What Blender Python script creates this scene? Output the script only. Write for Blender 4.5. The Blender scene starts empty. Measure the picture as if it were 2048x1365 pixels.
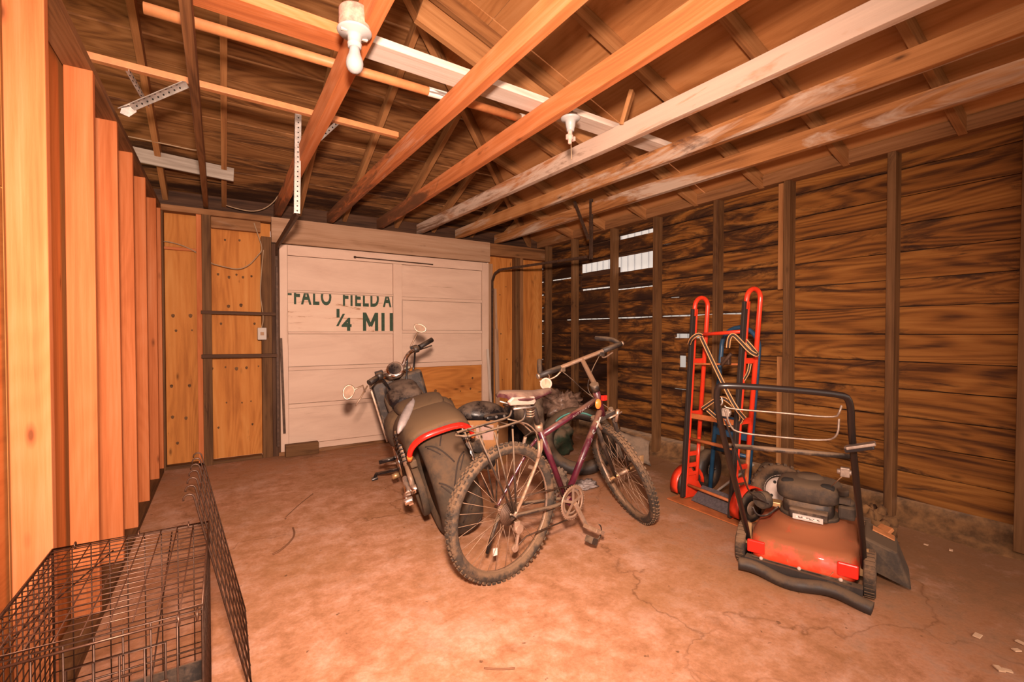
import bpy, bmesh, math, random
from mathutils import Vector, Matrix, noise
random.seed(7)
V = Vector
SC = bpy.context.scene
COL = SC.collection
# ------------------------------------------------------------------ camera
YAW, PIT, FPX, EYE = math.radians(32.0), math.radians(1.0), 925.0, 1.2
cd = bpy.data.cameras.new('camera'); cam = bpy.data.objects.new('camera', cd); COL.objects.link(cam)
cam.location = (0, 0, EYE); cam.rotation_euler = (math.pi/2-PIT, 0, -YAW)
cd.sensor_width = 36; cd.lens = FPX/2048*36; cd.clip_start = .02
SC.camera = cam
cF = V((math.sin(YAW)*math.cos(PIT), math.cos(YAW)*math.cos(PIT), -math.sin(PIT)))
cR = V((math.cos(YAW), -math.sin(YAW), 0)); cU = cR.cross(cF)
def U(x, y, ax, v):
    """point of the photo's pixel (x, y) on the world plane axis ax = v (survey helper)"""
    d = cF+cR*((x-1024)/FPX)-cU*((y-682.5)/FPX)
    t = (v-(0, 0, EYE)[ax])/d[ax]
    return V((0, 0, EYE))+d*t
# ------------------------------------------------------------------ mesh building
def frame(p0, p1, up=(0, 0, 1)):
    x = (V(p1)-V(p0)).normalized(); u = V(up)
    if abs(x.dot(u)) > .995: u = V((0, 1, 0)) if abs(x.y) < .9 else V((1, 0, 0))
    y = u.cross(x).normalized(); z = x.cross(y)
    return x, y, z
WMI = {}     # things that are placed by a matrix: world -> local
class MB:
    def __init__(s): s.v = []; s.f = []; s.g = []; s.sm = []; s.mi = []; s.m = 0
    def add(s, vs, fs, gs=None, smooth=False):
        o = len(s.v); r = V((random.uniform(0, 40), random.uniform(0, 40), random.uniform(0, 40)))
        s.v += [V(p) for p in vs]; s.g += [V(q)+r for q in (gs or vs)]
        s.f += [tuple(i+o for i in f) for f in fs]; s.sm += [smooth]*len(fs); s.mi += [s.m]*len(fs)
    def box(s, c, d, ax=0, R=None):
        """axis-aligned box, centre c, size d, grain along axis ax; R optional 3x3"""
        h = V(d)/2; vs = []; gs = []
        for i in (-1, 1):
            for j in (-1, 1):
                for k in (-1, 1):
                    q = V((i*h.x, j*h.y, k*h.z)); vs.append(V(c)+(R@q if R else q))
                    gs.append((q[ax], q[(ax+1) % 3], q[(ax+2) % 3]))
        s.add(vs, [(0, 1, 3, 2), (4, 6, 7, 5), (0, 4, 5, 1), (2, 3, 7, 6), (0, 2, 6, 4), (1, 5, 7, 3)], gs)
    def b2(s, a, b, ax=0):
        a, b = V(a), V(b); s.box((a+b)/2, [abs(t) for t in (b-a)], ax)
    def bar(s, p0, p1, w, h, up=(0, 0, 1), tw=0, n=1):
        """rectangular bar from p0 to p1: w across, h along up"""
        p0, p1 = V(p0), V(p1); x, y, z = frame(p0, p1, up); L = (p1-p0).length
        vs = []; gs = []
        for i in range(n+1):
            t = i/n; c = p0.lerp(p1, t); a = tw*t; yy = y*math.cos(a)+z*math.sin(a); zz = z*math.cos(a)-y*math.sin(a)
            for j, k in ((-1, -1), (1, -1), (1, 1), (-1, 1)):
                vs.append(c+yy*(j*w/2)+zz*(k*h/2)); gs.append((L*t, j*w/2, k*h/2))
        fs = [(3, 2, 1, 0), (4*n, 4*n+1, 4*n+2, 4*n+3)]
        for i in range(n):
            for j in range(4): fs.append((4*i+j, 4*i+(j+1) % 4, 4*i+4+(j+1) % 4, 4*i+4+j))
        s.add(vs, fs, gs)
    def tube(s, pts, r, seg=8, closed=False, cap=True, flat=None, smooth=True):
        pts = [V(p) for p in pts]; n = len(pts); rr = r if isinstance(r, (list, tuple)) else [r]*n
        tan = []
        for i in range(n):
            a = pts[(i-1) % n] if (i or closed) else pts[0]; b = pts[(i+1) % n] if (i < n-1 or closed) else pts[-1]
            t = (b-a); tan.append(t.normalized() if t.length > 1e-9 else V((0, 0, 1)))
        ref = V((0, 0, 1)) if abs(tan[0].z) < .9 else V((1, 0, 0))
        y = ref.cross(tan[0]).normalized(); vs = []; gs = []; L = 0
        fy, fz = flat or (1, 1)
        for i in range(n):
            if i: L += (pts[i]-pts[i-1]).length
            y = (y-tan[i]*y.dot(tan[i])).normalized(); z = tan[i].cross(y)
            for k in range(seg):
                a = 2*math.pi*k/seg; q = y*(math.cos(a)*rr[i]*fy)+z*(math.sin(a)*rr[i]*fz)
                vs.append(pts[i]+q); gs.append((L, math.cos(a)*rr[i], math.sin(a)*rr[i]))
        fs = []
        for i in range(n if closed else n-1):
            for k in range(seg):
                j = (i+1) % n; fs.append((i*seg+k, i*seg+(k+1) % seg, j*seg+(k+1) % seg, j*seg+k))
        s.add(vs, fs, gs, smooth)
        if cap and not closed:
            o = len(s.v)-len(vs)
            s.f += [tuple(o+k for k in range(seg))[::-1], tuple(o+(n-1)*seg+k for k in range(seg))]; s.sm += [False]*2; s.mi += [s.m]*2
    def rev(s, prof, c, axis, seg=24, closed=False, smooth=True, a0=0, a1=2*math.pi, up=None):
        """revolve profile [(radius, along axis)] about axis through c"""
        ax = V(axis).normalized(); c = V(c)
        u = V(up) if up else (V((0, 0, 1)) if abs(ax.z) < .9 else V((1, 0, 0)))
        y = (u-ax*u.dot(ax)).normalized(); z = ax.cross(y); full = abs(a1-a0-2*math.pi) < 1e-6
        m = seg if full else seg+1; P = len(prof); vs = []; gs = []
        for i in range(m):
            a = a0+(a1-a0)*i/seg; d = y*math.cos(a)+z*math.sin(a)
            for r, h in prof: vs.append(c+d*r+ax*h); gs.append((a*.3, r, h))
        fs = []
        for i in range(seg):
            j = (i+1) % m
            for k in range(P if closed else P-1):
                l = (k+1) % P; fs.append((i*P+k, j*P+k, j*P+l, i*P+l))
        if not full and closed: fs += [tuple(range(P))[::-1], tuple(seg*P+k for k in range(P))]
        s.add(vs, fs, gs, smooth)
    def cyl(s, p0, p1, r, seg=16, r1=None):
        p0, p1 = V(p0), V(p1); L = (p1-p0).length; r1 = r if r1 is None else r1
        x, y, z = frame(p0, p1)
        vs = [p0+(y*math.cos(2*math.pi*k/seg)+z*math.sin(2*math.pi*k/seg))*r for k in range(seg)]
        vs += [p1+(y*math.cos(2*math.pi*k/seg)+z*math.sin(2*math.pi*k/seg))*r1 for k in range(seg)]
        s.add(vs, [(k, (k+1) % seg, seg+(k+1) % seg, seg+k) for k in range(seg)], None, True)
        o = len(s.v)-2*seg; s.f += [tuple(o+k for k in range(seg))[::-1], tuple(o+seg+k for k in range(seg))]; s.sm += [False]*2; s.mi += [s.m]*2
    def ball(s, c, r, seg=16, rings=8, R=None, e=1.0):
        r = V(r) if hasattr(r, '__len__') else V((r, r, r)); vs = []; fs = []
        sg = lambda t: math.copysign(abs(t)**e, t)
        for i in range(rings+1):
            th = math.pi*i/rings
            for k in range(seg):
                a = 2*math.pi*k/seg; q = V((r.x*sg(math.sin(th))*sg(math.cos(a)), r.y*sg(math.sin(th))*sg(math.sin(a)), r.z*sg(math.cos(th))))
                vs.append(V(c)+(R@q if R else q))
        for i in range(rings):
            for k in range(seg): fs.append((i*seg+k, (i+1)*seg+k, (i+1)*seg+(k+1) % seg, i*seg+(k+1) % seg))
        s.add(vs, fs, None, True)
    def loft(s, secs, closed=True, cap=True, smooth=True):
        n = len(secs[0]); vs = [p for q in secs for p in q]; fs = []
        for i in range(len(secs)-1):
            for k in range(n if closed else n-1): fs.append((i*n+k, i*n+(k+1) % n, (i+1)*n+(k+1) % n, (i+1)*n+k))
        s.add(vs, fs, None, smooth)
        if cap and closed:
            o = len(s.v)-len(vs); s.f += [tuple(o+k for k in range(n))[::-1], tuple(o+(len(secs)-1)*n+k for k in range(n))]; s.sm += [False]*2; s.mi += [s.m]*2
    def prism(s, poly, t0, t1, fr=None):
        """extrude poly [(a, b)] along the third axis; fr(a, b, t) -> point"""
        fr = fr or (lambda a, b, t: V((a, t, b))); n = len(poly)
        s.add([fr(a, b, t0) for a, b in poly]+[fr(a, b, t1) for a, b in poly],
              [tuple(range(n))[::-1], tuple(range(n, 2*n))]+[(k, (k+1) % n, n+(k+1) % n, n+k) for k in range(n)])
    def build(s, name, mat, parent=None, bevel=0, solid=0, sub=0, world=True):
        if world and parent is not None and parent.name in WMI:
            Q = WMI[parent.name]; s.v = [Q@p for p in s.v]
        me = bpy.data.meshes.new(name); me.from_pydata([tuple(p) for p in s.v], [], s.f)
        me.polygons.foreach_set('use_smooth', s.sm)
        mats = mat if isinstance(mat, (list, tuple)) else [mat]
        for m in mats: me.materials.append(m)
        if len(mats) > 1: me.polygons.foreach_set('material_index', s.mi)
        at = me.attributes.new('gr', 'FLOAT_VECTOR', 'POINT'); at.data.foreach_set('vector', [c for q in s.g for c in q])
        bm = bmesh.new(); bm.from_mesh(me); bmesh.ops.recalc_face_normals(bm, faces=bm.faces); bm.to_mesh(me); bm.free()
        me.update()
        o = bpy.data.objects.new(name, me); COL.objects.link(o)
        if parent:
            o.parent = parent
            if parent.name in WMI: WMI[o.name] = WMI[parent.name]
        if solid:
            m = o.modifiers.new('solid', 'SOLIDIFY'); m.thickness = solid; m.offset = 0
        if bevel:
            m = o.modifiers.new('bevel', 'BEVEL'); m.width = bevel; m.segments = 2; m.limit_method = 'ANGLE'; m.angle_limit = math.radians(50)
        if sub:
            m = o.modifiers.new('sub', 'SUBSURF'); m.levels = m.render_levels = sub
        return o
def tag(o, label=None, cat=None, group=None, kind=None):
    if label: o['label'] = label
    if cat: o['category'] = cat
    if group: o['group'] = group
    if kind: o['kind'] = kind
    return o
def thing(name, label, cat, loc=(0, 0, 0), group=None, M=None):
    o = bpy.data.objects.new(name, None); COL.objects.link(o); o.empty_display_size = .1
    o.location = loc; WMI[o.name] = Matrix.Translation(V(loc)).inverted()
    if M is not None: o.matrix_world = M; WMI[o.name] = M.inverted()
    return tag(o, label, cat, group)
def struct(o): o['kind'] = 'structure'; return o
def arc(c, u, v, r, a0, a1, n=8):
    return [V(c)+V(u)*(r*math.cos(a0+(a1-a0)*i/n))+V(v)*(r*math.sin(a0+(a1-a0)*i/n)) for i in range(n+1)]
def smooth(pts, it=2, closed=False):
    pts = [V(p) for p in pts]
    for _ in range(it):
        q = [] if closed else [pts[0]]
        for i in range(len(pts)-(0 if closed else 1)):
            a, b = pts[i], pts[(i+1) % len(pts)]; q += [a.lerp(b, .25), a.lerp(b, .75)]
        if not closed: q.append(pts[-1])
        pts = q
    return pts
# ------------------------------------------------------------------ materials
def mat(name):
    m = bpy.data.materials.new(name); m.use_nodes = True; nt = m.node_tree
    return m, nt, nt.nodes['Principled BSDF']
def N(nt, t, **k):
    n = nt.nodes.new(t)
    for a, b in k.items():
        if a in n.inputs: n.inputs[a].default_value = b
        else: setattr(n, a, b)
    return n
def ramp(nt, src, stops, interp='LINEAR'):
    r = N(nt, 'ShaderNodeValToRGB'); r.color_ramp.interpolation = interp; e = r.color_ramp.elements
    while len(e) < len(stops): e.new(.5)
    for q, (p, c) in zip(e, stops):
        q.position = p; q.color = (*c, 1) if hasattr(c, '__len__') else (c, c, c, 1)
    nt.links.new(src, r.inputs[0]); return r.outputs[0]
def mix(nt, fac, a, b, mode='MIX'):
    n = N(nt, 'ShaderNodeMix', data_type='RGBA', blend_type=mode)
    for i, q in ((0, fac), (6, a), (7, b)):
        if hasattr(q, 'links') or hasattr(q, 'is_linked'): nt.links.new(q, n.inputs[i])
        elif hasattr(q, '__len__'): n.inputs[i].default_value = (*q, 1)
        else: n.inputs[i].default_value = q
    return n.outputs[2]
def math_(nt, op, a, b=0.):
    n = N(nt, 'ShaderNodeMath', operation=op)
    for i, q in enumerate((a, b)):
        if hasattr(q, 'is_linked'): nt.links.new(q, n.inputs[i])
        else: n.inputs[i].default_value = q
    return n.outputs[0]
def coords(nt, sc, src='gr', loc=(0, 0, 0)):
    if src == 'gr': o = N(nt, 'ShaderNodeAttribute', attribute_name='gr').outputs['Vector']
    else: o = N(nt, 'ShaderNodeTexCoord').outputs['Object']
    m = N(nt, 'ShaderNodeMapping'); m.inputs['Scale'].default_value = sc; m.inputs['Location'].default_value = loc
    nt.links.new(o, m.inputs[0]); return m.outputs[0]
def noi(nt, vec, sc=1., det=4., rough=.55, dist=0.):
    n = N(nt, 'ShaderNodeTexNoise'); n.inputs['Scale'].default_value = sc; n.inputs['Detail'].default_value = det
    n.inputs['Roughness'].default_value = rough; n.inputs['Distortion'].default_value = dist
    nt.links.new(vec, n.inputs['Vector']); return n.outputs['Fac']
def bump(nt, b, h, st=.3, d=.002):
    n = N(nt, 'ShaderNodeBump'); n.inputs['Strength'].default_value = st; n.inputs['Distance'].default_value = d
    nt.links.new(h, n.inputs['Height']); nt.links.new(n.outputs[0], b.inputs['Normal'])
def wood(name, c0, c1, c2, g=(1.2, 26, 26), rings=.5, stain=None, white=None, knots=.5, rough=.75, axis_ramp=None, seam=None):
    """c0 dark grain, c1 body, c2 pale grain; stain (colour, threshold, scale); white (colour, threshold) old paint or bleaching"""
    m, nt, b = mat(name)
    n1 = noi(nt, coords(nt, g), 1, 9, .72, .3)
    n2 = noi(nt, coords(nt, (.5, 5, 5)), 1, 3, .5, 1.2)
    n3 = noi(nt, coords(nt, (.55, 4.2, 4.2), loc=(2, 3, 4)), 1, 1, .4, .2)
    sw = math_(nt, 'MULTIPLY', math_(nt, 'SINE', math_(nt, 'MULTIPLY', n3, 120.)), .5)
    s = math_(nt, 'ADD', n1, math_(nt, 'MULTIPLY', sw, rings*.16))
    s = math_(nt, 'ADD', s, math_(nt, 'MULTIPLY', math_(nt, 'SUBTRACT', n2, .5), .6))
    c = ramp(nt, s, [(.28, c0), (.5, c1), (.78, c2)])
    if knots:
        v = N(nt, 'ShaderNodeTexVoronoi'); v.inputs['Scale'].default_value = 1; v.inputs['Randomness'].default_value = 1
        nt.links.new(coords(nt, (2.4, 7, 7)), v.inputs['Vector'])
        k = ramp(nt, v.outputs['Distance'], [(.035, 1.), (.06, .5), (.11, 0.)])
        c = mix(nt, math_(nt, 'MULTIPLY', k, knots), c, tuple(q*.25 for q in c0))
    if white:
        wn = noi(nt, coords(nt, (.9, 5, 5), loc=(3, 5, 1)), 1, 6, .65, .6)
        t = white[1]; c = mix(nt, ramp(nt, wn, [(t-.04, 0.), (t+.05, white[2] if len(white) > 2 else .85)]), c, mix(nt, n1, tuple(q*.72 for q in white[0]), white[0]))
    if stain:
        sc = stain[2]; sn = noi(nt, coords(nt, sc, loc=(7, 2, 9)), 1, 7, .7, .8)
        if axis_ramp:  # dark patches grow denser along the chosen object axis
            tc = N(nt, 'ShaderNodeTexCoord').outputs['Object']; sx = N(nt, 'ShaderNodeSeparateXYZ'); nt.links.new(tc, sx.inputs[0])
            mr = N(nt, 'ShaderNodeMapRange'); nt.links.new(sx.outputs[axis_ramp[0]], mr.inputs[0])
            for i, q in enumerate(axis_ramp[1:]): mr.inputs[i+1].default_value = q
            sn = math_(nt, 'ADD', sn, mr.outputs[0])
        if seam:      # rot follows the joints between the boards
            fr = math_(nt, 'FRACT', math_(nt, 'DIVIDE', math_(nt, 'SUBTRACT', sx.outputs[2], seam[0]), seam[1]))
            e_ = math_(nt, 'POWER', math_(nt, 'MULTIPLY', math_(nt, 'ABSOLUTE', math_(nt, 'SUBTRACT', fr, .5)), 2.), 7.)
            sn = math_(nt, 'ADD', sn, math_(nt, 'MULTIPLY', e_, .13))
        t = stain[1]; c = mix(nt, ramp(nt, sn, [(t-.06, 0.), (t+.03, .75), (t+.12, .97)]), c, stain[0])
    nt.links.new(c, b.inputs['Base Color']); b.inputs['Roughness'].default_value = rough
    b.inputs['Specular IOR Level'].default_value = .25
    bump(nt, b, s, .5, .003); return m
def plain(name, c, rough=.5, metal=0., var=.0, sc=20, bp=0., dust=None, coat=0., spec=.5, trans=0.):
    m, nt, b = mat(name); b.inputs['Roughness'].default_value = rough; b.inputs['Metallic'].default_value = metal
    b.inputs['Specular IOR Level'].default_value = spec; b.inputs['Coat Weight'].default_value = coat
    b.inputs['Transmission Weight'].default_value = trans
    if var or bp or dust:
        v = coords(nt, (1, 1, 1), 'obj'); n = noi(nt, v, sc, 5, .65)
        col = mix(nt, ramp(nt, n, [(.35, 0.), (.65, 1.)]), tuple(q*(1-var) for q in c), tuple(min(1, q*(1+var*.6)) for q in c))
        if dust:
            n2 = noi(nt, v, dust[2] if len(dust) > 2 else 9, 6, .7)
            geo = N(nt, 'ShaderNodeNewGeometry'); sx = N(nt, 'ShaderNodeSeparateXYZ'); nt.links.new(geo.outputs['Normal'], sx.inputs[0])
            up = math_(nt, 'MULTIPLY', math_(nt, 'MAXIMUM', sx.outputs[2], 0.), .35)
            f = ramp(nt, math_(nt, 'ADD', n2, up), [(dust[1]-.1, 0.), (dust[1]+.12, .9)])
            col = mix(nt, f, col, dust[0])
            rr = mix(nt, f, (rough,)*3, (.9,)*3); nt.links.new(rr, b.inputs['Roughness'])
        nt.links.new(col, b.inputs['Base Color'])
        if bp: bump(nt, b, n, bp, .002)
    else: b.inputs['Base Color'].default_value = (*c, 1)
    return m
DARK = (.035, .014, .008)
M = {}
M['stud'] = wood('new pine stud', (.48, .125, .034), (.62, .185, .06), (.69, .255, .11), (.8, 30, 30), .35, knots=.8)
M['ply'] = wood('plywood', (.42, .135, .028), (.62, .225, .05), (.72, .31, .085), (.7, 9, 9), .6, stain=((.12, .04, .015), .69, (2, 5, 5)), knots=.7)
M['plyroof'] = wood('roof plywood', (.40, .15, .045), (.56, .235, .08), (.64, .30, .12), (.7, 9, 9), .5, knots=.7)
M['plyleft'] = wood('left sheathing plywood', (.42, .125, .03), (.55, .18, .045), (.62, .24, .075), (.6, 8, 8), .5, knots=.8)
M['joist'] = wood('orange joist', (.42, .12, .04), (.60, .18, .055), (.70, .27, .12), (.6, 34, 34), .6, white=((.80, .52, .38), .66, .5), stain=((.17, .07, .032), .68, (1.4, 8, 8)), knots=.6, axis_ramp=(1, 1.6, 4.6, -.12, .26))
M['joistw'] = wood('whitewashed joist', (.26, .09, .03), (.48, .20, .085), (.62, .32, .16), (.6, 30, 30), .6, white=((.76, .55, .43), .44, .92), stain=((.20, .09, .045), .67, (1.2, 7, 7)), knots=.7, axis_ramp=(1, 1.0, 4.8, -.03, .17))
M['joistm'] = wood('patchy joist', (.22, .08, .025), (.44, .18, .06), (.6, .28, .11), (.6, 30, 30), .6, white=((.72, .54, .42), .53, .85), stain=((.06, .025, .02), .66, (1.2, 6, 6)), knots=.8)
M['joistd'] = wood('brown joist', (.12, .05, .02), (.28, .12, .045), (.38, .18, .08), (.6, 28, 28), .5, white=((.45, .3, .2), .66, .6), knots=.7)
M['rafter'] = wood('rafter', (.22, .085, .03), (.40, .17, .06), (.52, .25, .1), (.7, 26, 26), .4, knots=.6)
M['roofold'] = wood('old roof boards', (.10, .036, .012), (.27, .115, .038), (.42, .20, .08), (.9, 22, 22), .9, stain=(DARK, .655, (.8, 7, 7)), knots=.7, axis_ramp=(1, 4.0, 5.2, 0, .22))
M['wallr'] = wood('right wall boards', (.07, .023, .006), (.26, .094, .018), (.41, .17, .038), (.9, 20, 20), 1., stain=((.022, .009, .006), .615, (1.6, 7, 7)), knots=.5, axis_ramp=(1, .8, 4.0, -.03, .17), seam=(.147, .1745))
M['studr'] = wood('right wall stud', (.06, .024, .01), (.155, .07, .026), (.25, .12, .05), (.8, 26, 26), .3, stain=(DARK, .66, (2, 6, 6)), knots=.4)
M['beige'] = wood('old header', (.27, .135, .07), (.46, .26, .155), (.56, .35, .23), (.5, 20, 20), .3, stain=((.12, .055, .03), .66, (1, 5, 5)), knots=.2)
M['grey'] = wood('grey board', (.25, .19, .15), (.42, .34, .28), (.55, .46, .39), (.6, 26, 26), .3, knots=.2)
M['whiteb'] = wood('whitewashed board', (.40, .27, .2), (.68, .54, .45), (.85, .74, .66), (.7, 26, 26), .3, knots=.2)
M['dark'] = wood('blackened timber', (.03, .014, .009), (.085, .038, .02), (.15, .075, .04), (.8, 26, 26), .3, knots=0)
M['pole'] = plain('closet pole', (.60, .23, .085), .5, var=.15)
M['soil'] = plain('curb rubble', (.20, .095, .035), .95, var=.5, sc=14, bp=.9)
M['steel'] = plain('galvanised steel', (.62, .55, .50), .45, .7, var=.25, sc=30)
M['rust'] = plain('rusty dark track', (.10, .055, .035), .6, .5, var=.4, sc=30)
M['porc'] = plain('white porcelain', (.42, .39, .375), .3)
M['bulb'] = plain('frosted bulb glass', (.36, .34, .335), .25)
M['green'] = plain('green letter paint', (.035, .075, .04), .7, var=.3, sc=60)
M['white'] = plain('white sticker', (.62, .52, .46), .7)
M['cable'] = plain('old cable', (.42, .27, .16), .6)
M['siding'] = plain('white siding outside', (.62, .68, .74), .6)
M['rubber'] = plain('tyre rubber', (.04, .028, .02), .85, var=.3, sc=30, dust=((.19, .105, .055), .57, 14), bp=.2)
M['rubberclean'] = plain('dark rubber', (.028, .02, .017), .55, var=.2, sc=30, dust=((.13, .08, .045), .66))
M['mtire'] = plain('dusty motorcycle tyre', (.05, .033, .02), .8, var=.35, sc=14, dust=((.11, .06, .03), .60))
M['groove'] = plain('tyre groove', (.035, .022, .016), .9)
M['alloy'] = plain('dusty alloy', (.52, .37, .28), .42, .7, var=.2, sc=25, dust=((.34, .2, .115), .58))
M['chrome'] = plain('chrome', (.88, .82, .78), .14, 1., dust=((.5, .34, .24), .72))
M['mblack'] = plain('dusty black metal', (.045, .033, .028), .42, .3, var=.3, sc=20, dust=((.24, .15, .09), .60))
M['gloss'] = plain('gloss black', (.018, .015, .016), .2, dust=((.2, .13, .09), .72))
M['seat'] = plain('dusty seat vinyl', (.06, .036, .021), .85, var=.3, sc=14, dust=((.14, .078, .036), .61, 9))
M['fender'] = plain('dust covered black fender', (.08, .048, .027), .7, var=.35, sc=12, dust=((.15, .083, .038), .61, 9))
M['redlamp'] = plain('red lamp lens', (.80, .02, .012), .2, coat=.6)
M['orangelamp'] = plain('orange lamp lens', (.9, .22, .04), .25, coat=.5)
M['maroon'] = plain('dark maroon frame paint', (.075, .008, .02), .35, var=.3, sc=25, dust=((.22, .1, .06), .70), coat=.3)
M['saddle'] = plain('maroon saddle', (.085, .025, .03), .5, var=.3, dust=((.25, .15, .1), .66))
M['pinkbag'] = plain('pale pink saddle cover', (.62, .38, .31), .7, var=.1)
M['red'] = plain('red truck paint', (.80, .045, .015), .35, var=.15, sc=12, coat=.3)
M['redd'] = plain('rusty orange-red steel', (.52, .15, .045), .6, var=.3, sc=9)
M['blackstrip'] = plain('black skid strip', (.025, .016, .013), .6)
M['blue'] = plain('dark blue truck paint', (.02, .07, .14), .4, var=.3, sc=15, coat=.2)
M['strapk'] = plain('black webbing', (.04, .025, .02), .85)
M['strapo'] = plain('orange webbing edge', (.70, .33, .12), .8)
M['mred'] = plain('mower deck red', (.78, .06, .018), .4, var=.18, sc=9, dust=((.30, .11, .04), .60, 9), coat=.2)
M['mlens'] = plain('mower red corner', (.85, .02, .01), .3, coat=.4)
M['engine'] = plain('dusty engine plastic', (.05, .034, .024), .8, var=.3, sc=22, dust=((.13, .08, .045), .60), bp=.2)
M['wire'] = plain('dark crate wire', (.07, .035, .022), .45, .6, var=.3, sc=60)
M['wirel'] = plain('lighter crate wire', (.14, .07, .045), .4, .7, var=.3, sc=60)
M['pan'] = plain('black plastic tray', (.035, .028, .025), .5, dust=((.22, .13, .08), .58, 6))
M['card'] = plain('cardboard', (.52, .23, .08), .8, var=.12, sc=7)
M['tarp'] = plain('dusty grey tarp', (.17, .12, .085), .85, var=.35, sc=30, bp=.5, dust=((.27, .18, .12), .60, 12))
M['plastic'] = plain('crumpled plastic', (.28, .17, .12), .4, var=.5, sc=18, bp=.6)
M['greenp'] = plain('dark green plastic', (.03, .05, .03), .5, var=.4, sc=14, dust=((.2, .13, .08), .62))
M['teal'] = plain('teal stripe', (.10, .33, .28), .5)
M['hub'] = plain('white wheel hub', (.58, .44, .37), .6, var=.1)
M['gold'] = plain('dirty gold hub', (.62, .38, .18), .4, .6, var=.2)
M['twig'] = plain('dry twig', (.22, .09, .04), .8)
M['chip'] = plain('wood chip', (.75, .48, .3), .7)
M['mirror'] = plain('dusty mirror glass', (.42, .27, .19), .9, 0, var=.25, sc=18, spec=.1)
M['wiremetal'] = plain('dull steel rod', (.26, .19, .15), .5, .6, var=.3, sc=40)
M['blacktube'] = plain('black handle tube', (.014, .009, .008), .3)
M['bluebag'] = plain('pale grey bag', (.36, .29, .27), .5, var=.2)
M['hole'] = plain('punched hole', (.02, .015, .012), .9)
def doorpaint():
    m, nt, b = mat('pink-white door paint'); n = noi(nt, coords(nt, (1.2, 1.2, 6)), 1, 6, .7, .5)
    n2 = noi(nt, coords(nt, (.9, 9, 9), loc=(4, 1, 1)), 1, 6, .75, .6)
    c = ramp(nt, n, [(.3, (.70, .45, .33)), (.6, (.82, .56, .42))])
    c = mix(nt, ramp(nt, n2, [(.64, 0.), (.72, .75)]), c, (.40, .20, .10))
    nt.links.new(c, b.inputs['Base Color']); b.inputs['Roughness'].default_value = .6; bump(nt, b, n, .15, .002); return m
M['door'] = doorpaint()
def peeled():
    m, nt, b = mat('peeling sign paint'); n = noi(nt, coords(nt, (2.2, 16, 16)), 1, 6, .7, .6)
    c = ramp(nt, n, [(.3, (.90, .64, .48)), (.60, (.84, .56, .41)), (.65, (.45, .21, .1))])
    nt.links.new(c, b.inputs['Base Color']); b.inputs['Roughness'].default_value = .65; return m
M['sign'] = peeled()
def concrete():
    m, nt, b = mat('stained concrete floor'); v = coords(nt, (1, 1, 1), 'obj')
    big = noi(nt, v, 1.1, 8, .66, .1); mid = noi(nt, v, 8., 9, .74, .15); fine = noi(nt, v, 70, 4, .6)
    c = ramp(nt, mid, [(.34, (.39, .165, .075)), (.5, (.58, .265, .145)), (.64, (.72, .385, .26))])
    c = mix(nt, ramp(nt, big, [(.42, 0.), (.62, .55)]), c, (.40, .185, .075))
    sx = N(nt, 'ShaderNodeSeparateXYZ'); nt.links.new(v, sx.inputs[0])
    # soil washed in along the right-hand wall; also browner towards the back wall
    f1 = N(nt, 'ShaderNodeMapRange'); nt.links.new(sx.outputs[0], f1.inputs[0])
    for i, q in enumerate((1.7, 3.3, 0, .72)): f1.inputs[i+1].default_value = q
    f2 = N(nt, 'ShaderNodeMapRange'); nt.links.new(sx.outputs[1], f2.inputs[0])
    for i, q in enumerate((3.9, 5.0, 0, .42)): f2.inputs[i+1].default_value = q
    browning = math_(nt, 'ADD', math_(nt, 'MAXIMUM', f1.outputs[0], f2.outputs[0]), math_(nt, 'MULTIPLY', math_(nt, 'SUBTRACT', mid, .5), 1.6))
    c = mix(nt, ramp(nt, browning, [(.2, 0.), (.65, .82)]), c, (.25, .125, .055))
    pale = noi(nt, v, 1.9, 9, .74, .1); 
    c = mix(nt, ramp(nt, pale, [(.53, 0.), (.70, .6)]), c, (.76, .46, .35))
    gs = noi(nt, coords(nt, (2.2, 1.6, 1), 'obj', (.4, 2.2, 0)), 1, 6, .7, .4)
    c = mix(nt, ramp(nt, gs, [(.66, 0.), (.72, .55)]), c, (.33, .22, .14))
    sp = noi(nt, v, 26, 3, .5); c = mix(nt, ramp(nt, sp, [(.70, 0.), (.75, .8)]), c, (.14, .065, .03))
    c = mix(nt, ramp(nt, fine, [(.3, .22), (.6, 0.)]), c, (.2, .09, .045))
    # oil bleed under the motorcycle
    # cracks
    vo = N(nt, 'ShaderNodeTexVoronoi', feature='DISTANCE_TO_EDGE'); vo.inputs['Scale'].default_value = .55
    dv = N(nt, 'ShaderNodeVectorMath', operation='ADD'); nn = N(nt, 'ShaderNodeTexNoise'); nn.inputs['Scale'].default_value = 3.5; nn.inputs['Detail'].default_value = 6
    nt.links.new(v, nn.inputs['Vector']); sm = N(nt, 'ShaderNodeVectorMath', operation='SCALE'); sm.inputs['Scale'].default_value = .55
    nt.links.new(nn.outputs['Color'], sm.inputs[0]); nt.links.new(v, dv.inputs[0]); nt.links.new(sm.outputs[0], dv.inputs[1]); nt.links.new(dv.outputs[0], vo.inputs['Vector'])
    ck = ramp(nt, vo.outputs['Distance'], [(.0, 1.), (.0028, .75), (.0045, 0.)])
    c = mix(nt, math_(nt, 'MULTIPLY', ck, ramp(nt, big, [(.4, 0.), (.55, .8)])), c, (.22, .09, .04))
    nt.links.new(c, b.inputs['Base Color']); b.inputs['Roughness'].default_value = .8; b.inputs['Specular IOR Level'].default_value = .2
    bump(nt, b, math_(nt, 'ADD', mid, math_(nt, 'MULTIPLY', fine, .4)), .35, .006); return m
M['floor'] = concrete()
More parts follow.
